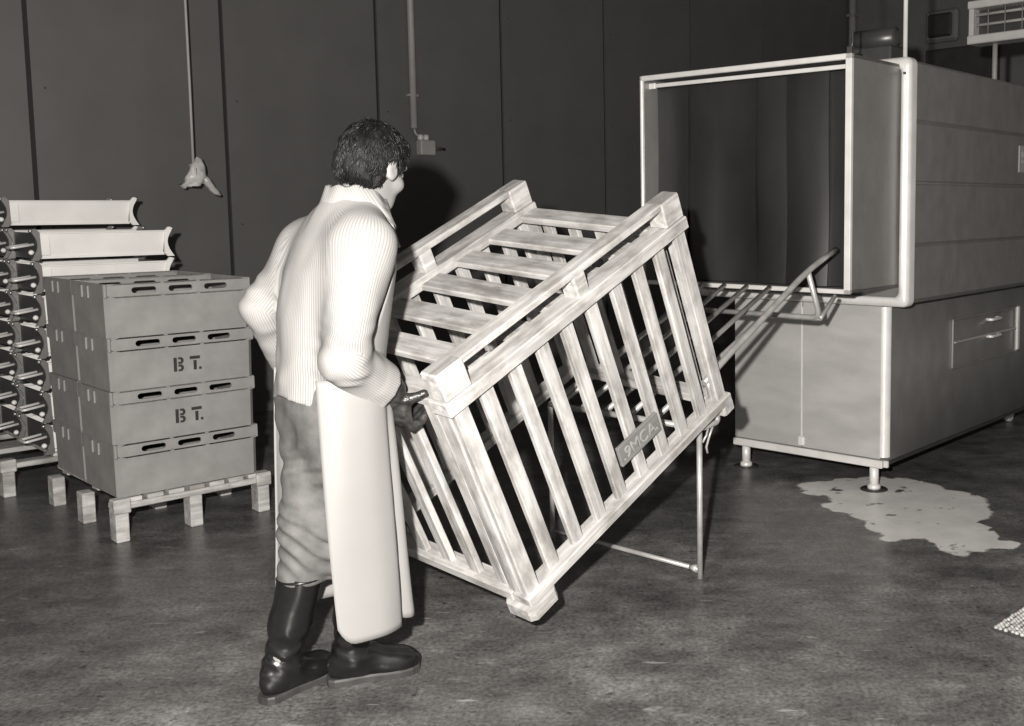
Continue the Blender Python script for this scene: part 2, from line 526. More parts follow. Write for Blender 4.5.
# bright rounded right-hand edge of the base
mb = MB(); v = []; f = []; n = 8
for k in range(n + 1):
    a = -pi / 2 + (pi / 2) * k / n
    for z in (0.185, BZ1 - 0.006):
        v.append((BX1 - 0.032 + 0.036 * cos(a), BY0 + 0.034 + 0.036 * sin(a), z))
for k in range(n): f.append((2 * k, 2 * k + 2, 2 * k + 3, 2 * k + 1))
v2 = len(v)
v += [(BX1 - 0.032, BY0 + 0.034, 0.185), (BX1 - 0.032, BY0 + 0.034, BZ1 - 0.006)]
mb.add(v, f, True); mb.add([v[0], v[-2], v[-1], v[1]], [(0, 1, 2, 3)]); mb.add([v[2 * n], v[-2], v[-1], v[2 * n + 1]], [(3, 2, 1, 0)])
obj('edge_strip', mb, 'bright_steel', base)
mb = MB(); mb.box((BX0 - 0.01, BY0 - 0.006, 0.128), (BX1 - 0.02, BY0 + 0.04, 0.168), 0.004)
obj('bottom_rail', mb, 'bright_steel', W)
mb = MB(); mb.box((BX1 - 0.016, BY0 - 0.0, 0.135), (BX1 + 0.008, BY0 + 0.02, 0.17), 0.003); obj('rail_end', mb, 'bright_steel', W)
mb = MB(); mb.box((BX0, 2.26, 0.128), (BX1 - 0.07, 2.3, 0.168), 0.004); obj('bottom_rail', mb, 'dark_metal', W)
mb = MB(); mb.box((BX1 - 0.06, BY0 + 0.04, 0.128), (BX1 - 0.03, 2.26, 0.168), 0.004); obj('side_rail', mb, 'dark_metal', W)
for (x, y) in ((-0.215, 0.101), (-1.02, 0.101)):
    mb = MB(); mb.lathe([(0.024, 0.012), (0.024, 0.13)], 16, (x, y, 0)); mb.lathe([(0.034, 0.0), (0.034, 0.02), (0.026, 0.03)], 16, (x, y, 0))
    lg = obj('leg', mb, 'bright_steel', W)
    mb = MB(); mb.lathe([(0.072, 0.0), (0.070, 0.004), (0.036, 0.006)], 20, (x, y, 0)); obj('foot_stain', mb, 'dark_metal', lg)  # thin dark disc added as the ring stain round the foot
for x in (-0.33, -0.95):
    ca = MB(); ca.box((x - 0.025, 2.15, 0.10), (x + 0.025, 2.23, 0.13), 0.004); ca.box((x - 0.03, 2.165, 0.05), (x - 0.024, 2.215, 0.11)); ca.box((x + 0.024, 2.165, 0.05), (x + 0.03, 2.215, 0.11))
    c_ = obj('caster', ca, 'bright_steel', W)
    wh = MB(); wh.lathe([(0.046, -0.02), (0.05, -0.012), (0.05, 0.012), (0.046, 0.02)], 20, (x, 2.19, 0.05), 'x'); obj('wheel', wh, 'caster_white', c_)
# framed service drawer in the base's right side
dr = MB()
Y0, Y1, Z0, Z1 = 0.80, 1.76, 0.545, 0.832
px = BX1
dr.box((px, Y0, Z0), (px + 0.012, Y0 + 0.012, Z1), 0.003); dr.box((px, Y1 - 0.05, Z0), (px + 0.02, Y1, Z1), 0.006)
dr.box((px, Y0, Z0), (px + 0.012, Y1, Z0 + 0.014), 0.003); dr.box((px, Y0, Z1 - 0.014), (px + 0.012, Y1, Z1), 0.003)
d_ = obj('service_panel', dr, 'washer_side_steel', base)
mb = MB(); mb.box((px, Y1 - 0.05, Z0 + 0.01), (px + 0.024, Y1 - 0.005, Z1), 0.008); obj('hinge_post', mb, 'bright_steel', d_)
mb = MB(); mb.box((px, Y0 + 0.02, 0.69), (px + 0.018, Y1 - 0.05, 0.70), 0.003); obj('drawer_lip', mb, 'washer_steel', d_)
for z in (0.685, 0.785):
    mb = MB(); mb.tube(arc_path([(px, 1.28, z), (px + 0.035, 1.28, z), (px + 0.035, 1.42, z), (px, 1.42, z)], 0.015), 0.010, 8); obj('handle', mb, 'bright_steel', d_)
mb = MB(); mb.box((-0.002, 1.405, 1.645), (0.005, 1.62, 1.80), 0.001); pl = obj('data_plate', mb, 'label_paper', W)
mb = MB(); mb.box((0.004, 1.44, 1.70), (0.006, 1.60, 1.715)); mb.box((0.004, 1.44, 1.735), (0.006, 1.58, 1.765)); obj('plate_lines', mb, 'white_enamel', pl)
mb = MB(); mb.lathe([(0.006, -0.012), (0.006, 0.012)], 10, (-0.02, 0.0, 2.085), 'y'); obj('bolt_hole', mb, 'dark_metal', W)
# fittings on the roof of the washer
mb = MB(); mb.box((-0.56, 0.42, 2.150), (-0.32, 0.60, 2.30), 0.01)
mo = obj('motor_bracket', mb, 'dark_metal', W)
mb = MB(); mb.lathe([(0.03, -0.58), (0.055, -0.57), (0.055, -0.33), (0.03, -0.32)], 20, (0, 0.5, 2.345), 'x'); obj('motor', mb, 'dark_metal', mo)
mb = MB(); mb.tube([(-0.052, 0.06, 2.15), (-0.052, 0.06, CEIL)], 0.011, 10); obj('riser_pipe', mb, 'bright_steel', W)
mb = MB(); mb.tube([(-0.062, HY0 + 0.02, 2.13), (-0.066, HY0 + 0.04, 2.2), (-0.085, HY0 + 0.07, 3.2), (-0.09, HY0 + 0.08, CEIL)], 0.004, 6); mb.box((-0.075, HY0, 2.13), (-0.05, HY0 + 0.03, 2.165), 0.003); obj('cable', mb, 'dark_metal', W)

# ------------------------------------------------------------------ tubular loading ramp (same axes as the washer)
RP = thing('loading_ramp', 'tubular steel loading ramp with rungs leading up to the washer mouth', 'ramp', (KX, KY, 0), MROT)
RX0, RX1, RY0 = -0.945, -0.12, -1.488
TR = 0.0125
def rz(y): return 0.600 + (y - RY0) * 0.452
low = MB(); low.tube([(RX1 + 0.01, RY0, 0.60), (RX0, RY0, 0.60)], TR, 10); obj('cross_tube', low, 'tube_steel', RP)
# near guard rail with its hooks, and the upper cross tube it turns into
mb = MB(); mb.tube(arc_path([(RX1, RY0 + 0.03, 0.772), (RX1, RY0 + 0.15, 0.842), (RX1, -0.71, 1.171), (RX1, -0.46, 1.258)], 0.12), 0.0135, 12); obj('guard_rail', mb, 'tube_steel', RP)
mb = MB(); mb.tube(arc_path([(RX1, RY0 + 0.05, 0.785), (RX1, RY0 + 0.075, 0.72), (RX1, RY0 + 0.125, 0.606), (RX1, RY0, 0.598)], 0.03), TR, 10); obj('rail_hook', mb, 'tube_steel', RP)
mb = MB(); mb.tube(arc_path([(RX1, -0.70, 1.165), (RX1 - 0.0, -0.598, 0.954), (RX0, -0.598, 0.954)], 0.05), TR, 12); obj('upper_tube', mb, 'tube_steel', RP)
xs = [-0.879 + 0.1342 * k for k in range(5)]
for x in xs:
    mb = MB(); mb.tube([(x, RY0, 0.612), (x, -0.472, rz(-0.472) + 0.012)], 0.0120, 8); obj('rung', mb, 'tube_steel', RP)
mb = MB(); mb.tube([(RX0, RY0, 0.60), (RX0, -0.60, 0.954)], TR, 10); obj('side_tube', mb, 'tube_steel', RP)
for x in (RX1, RX0):
    mb = MB(); mb.tube([(x, RY0, 0.0), (x, RY0, 0.598)], 0.0115, 10); obj('leg', mb, 'tube_steel', RP)
mb = MB(); mb.tube([(RX1, RY0 + 0.0, 0.035), (RX0, RY0, 0.035)], 0.010, 8); mb.tube([(RX1 - 0.012, RY0, 0.035), (RX1 - 0.05, RY0, 0.035)], [0.017, 0.010], 8); obj('floor_bar', mb, 'tube_steel', RP)
for x in (RX1, RX0):
    mb = MB(); mb.tube([(x, -0.598, 0.95), (x, -0.58, 0.962), (x, HY0 - 0.006, 1.045)], 0.010, 8); obj('hanger', mb, 'tube_steel', RP)
mb = MB()
mb.tube([(RX1, RY0 + 0.09, 0.60), (RX1 - 0.01, RY0 + 0.075, 0.55), (RX1 - 0.02, RY0 + 0.07, 0.51), (RX1 - 0.018, RY0 + 0.075, 0.485)], 0.005, 6)
mb.tube([(RX1, RY0 + 0.06, 0.60), (RX1 + 0.004, RY0 + 0.04, 0.565), (RX1, RY0 + 0.02, 0.54)], 0.005, 6)
obj('safety_catch', mb, 'tube_steel', RP)

# ------------------------------------------------------------------ wooden slatted crate, tipped upside down
CR = bpy.data.objects.new('wooden_crate', None); COL.objects.link(CR)
tag(CR, 'big white slatted wooden crate tipped upside down towards the ramp', 'crate')
CR.matrix_world = Matrix(((0.5812, -0.7831, -0.2213, -0.4729), (0.6830, 0.6173, -0.3904, 3.3072), (0.4423, 0.0758, 0.8937, 0.162), (0, 0, 0, 1)))
CL, CW_, CHT = 1.1747, 0.8396, 0.7941
def plank(name, size, loc, along='x', ch=0.004, mat='white_wood'):
    """size = (length, width, thickness); along says which crate axis carries the length; loc = centre"""
    l, w, t = size
    mb = MB(); mb.box((-l / 2, -w / 2, -t / 2), (l / 2, w / 2, t / 2), ch)
    me = mb.mesh(name); fix_normals(me)
    o = obj(name, me, mat, CR, loc)
    return o, me
def put(name, me, loc, rot, mat='white_wood'):
    o = obj(name, me, mat, CR, loc); o.rotation_euler = rot; return o
def plank_mesh(name, l, w, t, ch=0.004):
    mb = MB(); mb.box((-l / 2, -w / 2, -t / 2), (l / 2, w / 2, t / 2), ch); me = mb.mesh(name); fix_normals(me); return me
rr = random.Random(3)
RXV = (0, -pi / 2, 0)                 # length up, thickness along crate x -> end faces
RYV = (0, -pi / 2, pi / 2)            # length up, thickness along crate y -> long faces
# rim boards
rim_l = plank_mesh('rim_board', CL + 0.02, 0.075, 0.038); rim_s = plank_mesh('rim_board', CW_ - 0.13, 0.07, 0.038)
put('rim_board', rim_l, (CL / 2, 0.022, 0.03), (0, 0, 0)); put('rim_board', rim_l, (CL / 2, CW_ - 0.022, 0.03), (0, 0, 0))
put('rim_board', rim_s, (0.022, CW_ / 2, 0.03), (0, 0, pi / 2)); put('rim_board', rim_s, (CL - 0.022, CW_ / 2, 0.03), (0, 0, pi / 2))
# corner posts: two boards each
post = plank_mesh('corner_post', 0.735, 0.058, 0.024)
for (x, sx) in ((0.012, 1), (CL - 0.012, -1)):
    for (y, sy) in ((0.012, 1), (CW_ - 0.012, -1)):
        put('corner_post', post, (x + sx * 0.02, y + 0 * sy, 0.41), RYV)
        put('corner_post', post, (x, y + sy * 0.044, 0.41), RXV)
slat = plank_mesh('side_slat', 0.735, 0.052, 0.024)
for y in (0.022, CW_ - 0.022):
    for i in range(8):
        put('side_slat', slat, (0.15 + 0.1252 * i + rr.uniform(-0.004, 0.004), y, 0.412), (rr.uniform(-0.012, 0.012), -pi / 2, pi / 2))
for x in (0.022, CL - 0.022):
    for i in range(5):
        put('end_slat', slat, (x, 0.114 + 0.140 * i + 0.012 + rr.uniform(-0.004, 0.004), 0.412), (rr.uniform(-0.012, 0.012), -pi / 2, 0))
# deck: cross boards, then the long rails, blocks and runners on top (the crate stands on its head)
deck = plank_mesh('deck_board', CW_ - 0.146, 0.098, 0.024); deck_e = plank_mesh('deck_board', CW_ - 0.146, 0.085, 0.03)
for i in range(7):
    x = 0.05 + (CL - 0.09) / 6 * i
    put('deck_board', deck_e if i in (0, 6) else deck, (x, CW_ / 2, 0.789), (0, 0, pi / 2 + rr.uniform(-0.006, 0.006)))
rail = plank_mesh('deck_rail', CL + 0.03, 0.088, 0.048)
run = plank_mesh('runner', CL + 0.02, 0.07, 0.024)
blk = plank_mesh('skid_block', 0.105, 0.08, 0.096, 0.006); blkm = plank_mesh('skid_block', 0.06, 0.07, 0.085, 0.006)
for y in (0.034, CW_ - 0.034):
    put('deck_rail', rail, (CL / 2, y, 0.800), (0, 0, 0))
    put('runner', run, (CL / 2, y, 0.908), (0, 0, 0))
    for x in (0.045, CL - 0.045): put('skid_block', blk, (x, y, 0.872), (0, 0, 0))
    put('skid_block', blkm, (CL * 0.53, y, 0.860), (0, 0, 0))
# rounded corner blocks at the low end
cb = MB()
poly = [(-0.03, -0.012), (-0.012, -0.03), (0.085, -0.03), (0.10, -0.015), (0.10, 0.085), (0.085, 0.10), (-0.015, 0.10), (-0.03, 0.085)]
cb.prism([(x, y) for x, y in poly], -0.032, 0.012, axis=2)
cbm = cb.mesh('corner_block'); fix_normals(cbm)
for (x, y, r) in ((0, 0, 0), (0, CW_, -pi / 2), (CL, 0, pi / 2)):
    o = put('corner_block', cbm, (x, y, 0.0), (0, 0, r))
    if x > 0: o.scale = (0.55, 0.55, 0.8)
# name board nailed across the slats
nb = MB(); nb.box((0.548, -0.006, 0.160), (0.777, 0.008, 0.240), 0.002)
nbo = obj('name_board', nb, 'board_wood' if 'board_wood' in M else 'white_wood', CR)
simple('board_letters', 0.26, 0.34, 0.8)
simple('board_wood', 0.14, 0.22, 0.8, nscale=14, stretch=(0.4, 3, 3), b=0.2)
nbo.data.materials.clear(); nbo.data.materials.append(M['board_wood'])
def text_mesh(s, size, ext):
    cu = bpy.data.curves.new('lettering', 'FONT'); cu.body = s; cu.size = size; cu.extrude = ext; cu.align_x = 'CENTER'; cu.align_y = 'CENTER'
    t = bpy.data.objects.new('lettering', cu); COL.objects.link(t)
    bpy.context.view_layer.update()
    me = bpy.data.meshes.new_from_object(t.evaluated_get(bpy.context.evaluated_depsgraph_get()))
    bpy.data.objects.remove(t); bpy.data.curves.remove(cu)
    return me
lt = obj('lettering', text_mesh('.9MCA.', 0.066, 0.002), 'board_letters', nbo, (0.662, -0.007, 0.198))
lt.rotation_euler = (pi / 2, 0, 0)

# ------------------------------------------------------------------ stacks on pallets
FF = Vector((-2.4586, 4.5108, 0))
def st(a, b, z=0.0):
    p = FF + AA * a + WN * b; return Vector((p.x, p.y, z))
def pallet(name, label, a0, a1, b0, b1, h=0.195, inset=0.03):
    T = thing(name, label, 'pallet', st(a0, b0), WA)
    L, D = a1 - a0, b1 - b0
    foot = MB(); foot.box((-0.028, -0.04, 0), (0.028, 0.04, h - 0.05), 0.004)
    fme = foot.mesh('foot'); fix_normals(fme)
    for i in range(3):
        for j in range(3):
            obj('foot', fme, 'pallet_wood', T, (0.03 + (L - 0.06) * i / 2, 0.04 + (D - 0.08) * j / 2, 0))
    for j in range(3):
        y = (D - 0.08) * j / 2
        b = MB(); b.box((0.0 if j == 0 else 0.07, y, h - 0.05), (L, y + 0.08, h - 0.022), 0.004); obj('bearer', b, 'pallet_wood', T)
    cap = MB(); cap.box((-0.036, -0.012, h - 0.065), (0.036, 0.05, h), 0.005); cme = cap.mesh('corner_cap'); fix_normals(cme)
    for x in (0.03, L - 0.03): obj('corner_cap', cme, 'pallet_wood', T, (x, 0, 0))
    n = 7
    for i in range(n):
        x = inset + (L - 0.07 - 2 * 0.03 - inset + 0.03) * i / (n - 1)
        b = MB(); b.box((x, 0.005, h - 0.022), (x + 0.07, D, h - 0.002), 0.003); obj('top_board', b, 'pallet_wood', T)
    return T
pallet('pallet', 'white wooden pallet under the grey plastic crates', -0.012, 0.69, -0.008, 0.93, inset=0.05)
pallet('pallet', 'wooden pallet under the white trays at the back', -0.135, 0.80, 1.22, 2.14, inset=0.24)

def slot_plate(mb, x0, x1, z0, z1, slots, y0, y1, sw, sh):
    """vertical plate with rounded hand slots, thickness y0..y1"""
    xs = [x0] + [ (slots[i] + slots[i + 1]) / 2 for i in range(len(slots) - 1)] + [x1]
    for i, c in enumerate(slots):
        a, b = xs[i], xs[i + 1]; zc = (z0 + z1) / 2
        inner = rounded_rect(c - sw / 2, c + sw / 2, zc - sh / 2, zc + sh / 2, sh * 0.48, 3)
        n = len(inner); outer = []
        for k, (x, z) in enumerate(inner):
            q = k // (n // 4); t = (k % (n // 4)) / (n // 4 - 1)
            cs = [(b, z1), (a, z1), (a, z0), (b, z0)][q]
            if q == 0: o = (b, zc + (z1 - zc) * min(1, 2 * t)) if t < 0.5 else (b + (x - b) * (t - 0.5) * 2 if t > 0.5 else b, z1)
            elif q == 1: o = (x + (a - x) * 2 * t, z1) if t < 0.5 else (a, z1 + (zc - z1) * (t - 0.5) * 2)
            elif q == 2: o = (a, zc + (z0 - zc) * min(1, 2 * t)) if t < 0.5 else (a + (x - a) * (t - 0.5) * 2, z0)
            else: o = (x + (b - x) * 2 * t, z0) if t < 0.5 else (b, z0 + (zc - z0) * (t - 0.5) * 2)
            outer.append(o)
        outer[0] = (b, zc); 
        v = [(x, y0, z) for x, z in inner] + [(x, y0, z) for x, z in outer] + [(x, y1, z) for x, z in inner] + [(x, y1, z) for x, z in outer]
        f = []
        for k in range(n):
            l = (k + 1) % n
            f += [(k, l, n + l, n + k), (2 * n + k, 3 * n + k, 3 * n + l, 2 * n + l), (k, 2 * n + k, 2 * n + l, l)]
        # corners of the cell
        mb.add(v, f)
        for (cx_, cz_, sgn) in ((b, z1, 0), (a, z1, 1), (a, z0, 2), (b, z0, 3)):
            pass
    mb.box((x0, y0, z1 - 0.006), (x1, y1, z1 + 0.0)); mb.box((x0, y0, z0), (x1, y1, z0 + 0.006))

BL, BD, BH = 0.645, 0.435, 0.236
def grey_box():
    T = bpy.data.objects.new('plastic_crate', None); COL.objects.link(T); T.rotation_euler = (0, 0, WA)
    tp = 0.007; zb = BH - 0.062
    b = MB()                                    # tapered tub, walls 10 mm
    def ring(i, z): return [(i, i, z), (BL - i, i, z), (BL - i, BD - i, z), (i, BD - i, z)]
    def ringc(i, z, c=0.02):
        return [(i + c, i, z), (BL - i - c, i, z), (BL - i, i + c, z), (BL - i, BD - i - c, z), (BL - i - c, BD - i, z), (i + c, BD - i, z), (i, BD - i - c, z), (i, i + c, z)]
    R_ = [ringc(tp, 0.0), ringc(0.004, zb), ringc(0.016, zb), ringc(tp + 0.01, 0.012)]
    v = sum(R_, [])
    f = [tuple(range(7, -1, -1))] + [(j * 8 + k, j * 8 + (k + 1) % 8, (j + 1) * 8 + (k + 1) % 8, (j + 1) * 8 + k) for j in range(3) for k in range(8)] + [tuple(range(24, 32))]
    b.add(v, f); obj('tub', b, 'grey_plastic', T)
    r = MB()                                    # proud rim band with hand slots
    slot_plate(r, 0.012, BL - 0.012, zb, BH, [0.165, BL / 2, BL - 0.165], 0.0, 0.009, 0.105, 0.026)
    slot_plate(r, 0.012, BL - 0.012, zb, BH, [0.165, BL / 2, BL - 0.165], BD - 0.009, BD, 0.105, 0.026)
    for x in (0.0, BL - 0.009): r.box((x, 0.012, zb), (x + 0.009, BD - 0.012, BH))
    for x in (0.0, BL - 0.013):
        for y in (0.0, BD - 0.013): r.box((x, y, zb), (x + 0.013, y + 0.013, BH), 0.004)
    obj('rim_band', r, 'grey_plastic', T)
    for y in (BD * 0.42, BD * 0.60):             # grip lugs on the short ends
        for x0 in (-0.008, BL):
            l = MB(); l.box((x0, y, zb - 0.006), (x0 + 0.008, y + 0.022, BH - 0.012), 0.002); obj('grip_lug', l, 'grey_plastic', T)
    return T
def stencil(T):
    y0, y1 = 0.0085, 0.0105
    x, z, h = 0.272, 0.06, 0.064
    def fit(s, nm, lab):
        o = obj(nm, s, 'stencil_ink', T); o['label'] = lab
        sh = (0.004 - 0.007) / (BH - 0.062)          # the tub wall leans: follow it
        for vv in o.data.vertices: vv.co.y = (0.007 + sh * vv.co.z) + (-0.001 if vv.co.y < 0.0095 else 0.001)
    s = MB()
    s.box((x, y0, z), (x + 0.014, y1, z + h))                          # B: stem
    for zz in (z, z + h * 0.52):                                       # B: two bowls
        hh = h * 0.48
        s.prism([(x + 0.020, zz), (x + 0.036, zz), (x + 0.044, zz + hh * 0.3), (x + 0.044, zz + hh * 0.7), (x + 0.036, zz + hh), (x + 0.020, zz + hh), (x + 0.020, zz + hh * 0.72), (x + 0.032, zz + hh * 0.66), (x + 0.032, zz + hh * 0.34), (x + 0.020, zz + hh * 0.28)], y0, y1, 1)
    fit(s, 'stencil_letter_b', 'black stencilled letter B')
    x2 = x + 0.072
    s = MB()
    s.box((x2, y0, z + h - 0.014), (x2 + 0.046, y1, z + h))            # T: bar
    s.box((x2 + 0.016, y0, z), (x2 + 0.030, y1, z + h - 0.020))        # T: stem
    fit(s, 'stencil_letter_t', 'black stencilled letter T')
    s = MB(); s.box((x2 + 0.040, y0, z), (x2 + 0.052, y1, z + 0.012)); fit(s, 'stencil_full_stop', 'black stencilled full stop')
g0 = grey_box()
first = True
for col, b0 in (('front', 0.0), ('rear', 0.45)):
    for i in range(4):
        T = g0 if first else copy_tree(g0); first = False
        T.location = st(0.0 + (0.004 if i % 2 else 0) + (0.012 if col == 'rear' else 0), b0, 0.197 + BH * (3 - i))
        if col == 'front':
            lab = ['open grey plastic crate on top of the front column', 'grey plastic crate stencilled BT just under the top one, front column',
                   'lower of the two BT stencilled grey plastic crates, front column', 'grey plastic crate at the bottom of the front column, on the pallet'][i]
        else:
            lab = ['open grey plastic crate on top of the rear column, beside white trays', 'grey plastic crate second from the top in the rear column',
                   'grey plastic crate third from the top in the rear column', 'grey plastic crate at the bottom of the rear column, on the pallet'][i]
        tag(T, lab, 'crate', 'grey plastic crates stacked on the pallet')
        if col == 'front' and i in (1, 2): stencil(T)

# white metal trays with flared ends and bail handles
TL, TD, TH = 0.675, 0.43, 0.168
def tray():
    T = bpy.data.objects.new('metal_tray', None); COL.objects.link(T); T.rotation_euler = (0, 0, WA)
    b = MB()
    for (y0, y1) in ((0.016, 0.024), (TD - 0.024, TD - 0.016)):        # long sides, leaning slightly
        s = 0.010 if y0 < 0.1 else -0.010
        v = [(0.035, y0 + s, 0.022), (TL - 0.035, y0 + s, 0.022), (TL - 0.03, y0 - s, 0.142), (0.03, y0 - s, 0.142),
             (0.035, y1 + s, 0.022), (TL - 0.035, y1 + s, 0.022), (TL - 0.03, y1 - s, 0.142), (0.03, y1 - s, 0.142)]
        b.add(v, [(0, 1, 2, 3), (7, 6, 5, 4), (0, 4, 5, 1), (3, 2, 6, 7), (0, 3, 7, 4), (1, 5, 6, 2)])
        yy = y0 - s - 0.004 if y0 < 0.1 else y0 - s
        b.box((0.025, yy, 0.138), (TL - 0.025, yy + 0.014, 0.148), 0.003)
    b.box((0.03, 0.02, 0.012), (TL - 0.03, TD - 0.02, 0.026))
    # bent-up end gusset of the long side
    b.box((0.03, 0.006, 0.03), (0.075, 0.012, 0.135), 0.002)
    obj('tub', b, 'tray_white', T)
    for side in (0, 1):
        e = MB(); x0 = 0.022 if side == 0 else TL - 0.032
        e.box((x0, 0.02, 0.014), (x0 + 0.01, TD - 0.02, 0.146)); obj('end_panel', e, 'tray_dark', T)
        for (y0, y1) in ((0.0, 0.014), (TD - 0.014, TD)):
            prof = []
            N = 8
            for k in range(N + 1):
                t = k / N; zz = 0.004 + (TH - 0.010) * t
                prof.append((-0.016 + 0.034 * sin(pi * t), zz))
            prof += [(0.012, TH - 0.002), (0.03, 0.146), (0.034, 0.02), (0.02, 0.004)]
            pp = prof if side == 0 else [(TL - x, z) for x, z in prof][::-1]
            h = MB(); h.prism(pp, y0, y1, 1)
            ho = obj('corner_horn', h, 'tray_white' if (y0 < 0.1 and side == 1) else 'tray_edge', T)
            kx = -0.010 if side == 0 else TL + 0.010
            kn = MB(); kn.lathe([(0.003, -0.010), (0.009, -0.006), (0.011, 0.0), (0.009, 0.006), (0.003, 0.010)], 10, (kx, (y0 + y1) / 2, TH - 0.012)); obj('knob', kn, 'tray_steel', ho)
        if side: continue
        sx = -1 if side == 0 else 1
        xe = 0.022 if side == 0 else TL - 0.022
        hb = MB(); hb.tube(arc_path([(xe, 0.085, 0.085), (xe + sx * 0.10, 0.085, 0.070), (xe + sx * 0.10, 0.175, 0.070), (xe, 0.175, 0.085)], 0.015), 0.0075, 8)
        ho = obj('bail_handle', hb, 'bright_steel', T)
        kn = MB()
        kn.lathe([(0.004, -0.013), (0.011, -0.008), (0.0145, 0.0), (0.011, 0.008), (0.004, 0.013)], 10, (xe + sx * 0.022, 0.05, 0.045)); obj('handle_knob', kn, 'tray_white', ho)
    return T
t0 = tray(); first = True
ordn = ['top', 'second', 'third', 'fourth', 'fifth', 'sixth', 'seventh', 'lowest']
for col, b0, a0, n, ztop in (('front', 1.16, 0.062, 7, 1.372), ('back', 1.66, 0.064, 8, 1.540)):
    for i in range(n):
        T = t0 if first else copy_tree(t0); first = False
        T.location = st(a0, b0, ztop - TH * (i + 1) + 0.0)
        w = 'lower stack, just behind the grey crates' if col == 'front' else 'taller stack, against the wall panels'
        nm = 'lowest' if i == n - 1 else ordn[i]
        tag(T, 'white metal tray, %s of the %s' % (nm if nm in ('top', 'lowest') else nm + ' from top', w), 'tray', 'white metal trays stacked on the back pallet')

# ------------------------------------------------------------------ wall fittings and hanging things
CD = thing('hanging_cord', 'white cord hanging by the wall with a plastic-wrapped plug', 'cord', WN * (WD - 0.4) + AA * 2.842 + Vector((0, 0, 1.56)), WA)
mb = MB(); mb.tube([(0, 0, CEIL - 1.56), (0.002, 0, 0.7), (-0.001, 0, 0.2)], 0.0085, 8); obj('cord', mb, 'cord_white', CD)
# crumpled plastic bag round the plug
v = []; f = []; n = 18; rows = 12
prf = [(0.012, 0.225), (0.035, 0.21), (0.045, 0.17), (0.052, 0.13), (0.058, 0.10), (0.062, 0.08), (0.050, 0.06)]
rb = random.Random(5)
mb = MB()
for j, (r, z) in enumerate(prf):
    for k in range(n):
        a = 2 * pi * k / n
        q = r * (1 + 0.22 * sin(3 * a + j * 1.3) + rb.uniform(-0.12, 0.12))
        v.append((0.012 + q * cos(a) * 1.1 - (0.03 if j > 4 and cos(a) < -0.4 else 0), q * sin(a) * 0.8, z + rb.uniform(-0.006, 0.006) + 0.02 * cos(a)))
for j in range(len(prf) - 1):
    for k in range(n): f.append((j * n + k, j * n + (k + 1) % n, (j + 1) * n + (k + 1) % n, (j + 1) * n + k))
mb.add(v, f, True); obj('plastic_bag', mb, 'plastic_wrap', CD)
mb = MB(); mb.lathe([(0.02, 0.05), (0.032, 0.06), (0.034, 0.10), (0.03, 0.17)], 14, (0.01, 0, 0)); obj('plug', mb, 'dark_metal', CD)
mb = MB(); mb.tube([(0.04, 0, 0.135), (0.075, -0.01, 0.09), (0.11, 0, 0.045), (0.135, 0.0, 0.02), (0.165, 0, -0.002)], [0.02, 0.026, 0.022, 0.02, 0.008], 9); obj('bag_tail', mb, 'plastic_wrap', CD)

CO = thing('wall_conduit', 'grey conduit pipe running down the wall above the man', 'pipe', wall_pt(4.739, 2.10), WA)
mb = MB(); mb.tube([(0, -0.03, 0.0), (0, -0.03, CEIL - 2.10)], 0.027, 12); obj('pipe', mb, 'conduit_grey', CO)
for z in (0.25, 1.1, 1.95):
    mb = MB(); mb.box((-0.045, -0.04, z), (0.045, 0.0, z + 0.02), 0.003); obj('pipe_clip', mb, 'conduit_grey', CO)
mb = MB(); mb.tube(arc_path([(0, -0.03, 0.0), (0.005, -0.04, -0.045), (0.11, -0.04, -0.09), (0.12, -0.04, -0.12)], 0.03), 0.009, 8); obj('cable_tail', mb, 'conduit_grey', CO)
SB = thing('wall_tap_box', 'small pale junction box with two knobs on the wall by the conduit', 'box', wall_pt(4.84, 1.89), WA)
mb = MB(); mb.box((-0.07, -0.075, 0), (0.07, 0, 0.12), 0.008); obj('box', mb, 'conduit_grey', SB)
for x in (-0.05, 0.0):
    mb = MB(); mb.lathe([(0.02, 0.118), (0.026, 0.13), (0.026, 0.155), (0.016, 0.165)], 12, (x, -0.04, 0)); obj('knob', mb, 'white_enamel', SB)
mb = MB(); mb.tube([(0.06, -0.04, 0.055), (0.17, -0.05, 0.055)], 0.012, 8); obj('lever', mb, 'dark_metal', SB)

# end wall fittings (local frame: x along +AA, y along +WN)
def end_pt(b, z, off): 
    p = AA * (END - off) + WN * b; return Vector((p.x, p.y, z))
LB = thing('bulkhead_lamp', 'small grey bulkhead lamp on the far wall above the washer', 'lamp', end_pt(6.10, 3.29, 0.0), WA)
mb = MB(); mb.box((-0.10, -0.20, 0), (0, 0.20, 0.36), 0.03); obj('housing', mb, 'grey_metal', LB)
mb = MB(); mb.box((-0.14, -0.15, 0.05), (-0.09, 0.15, 0.31), 0.03); obj('cover', mb, 'dark_metal', LB)
EC = thing('wall_cabinet', 'dark steel cabinet on the far wall below the bulkhead lamp', 'cabinet', end_pt(5.82, 2.1, 0.0), WA)
mb = MB(); mb.box((-0.18, -0.40, 0), (0, 0.42, 1.1), 0.01); obj('body', mb, 'dark_metal', EC)
mb = MB(); mb.box((-0.20, -0.38, 0.02), (-0.18, 0.40, 1.08), 0.006); obj('door', mb, 'grey_metal' if False else 'dark_metal', EC)
PW = thing('corner_pipe', 'grey vertical pipe in the far corner above the washer hood', 'pipe', end_pt(7.30, 0.0, 0.06), WA)
mb = MB(); mb.tube([(0, 0, 0), (0, 0, CEIL)], 0.045, 10); obj('pipe', mb, 'conduit_grey', PW)
for z in (1.0, 2.4, 3.72):
    mb = MB(); mb.box((-0.055, -0.055, z), (0.06, 0.055, z + 0.03), 0.004); obj('pipe_clip', mb, 'grey_metal', PW)
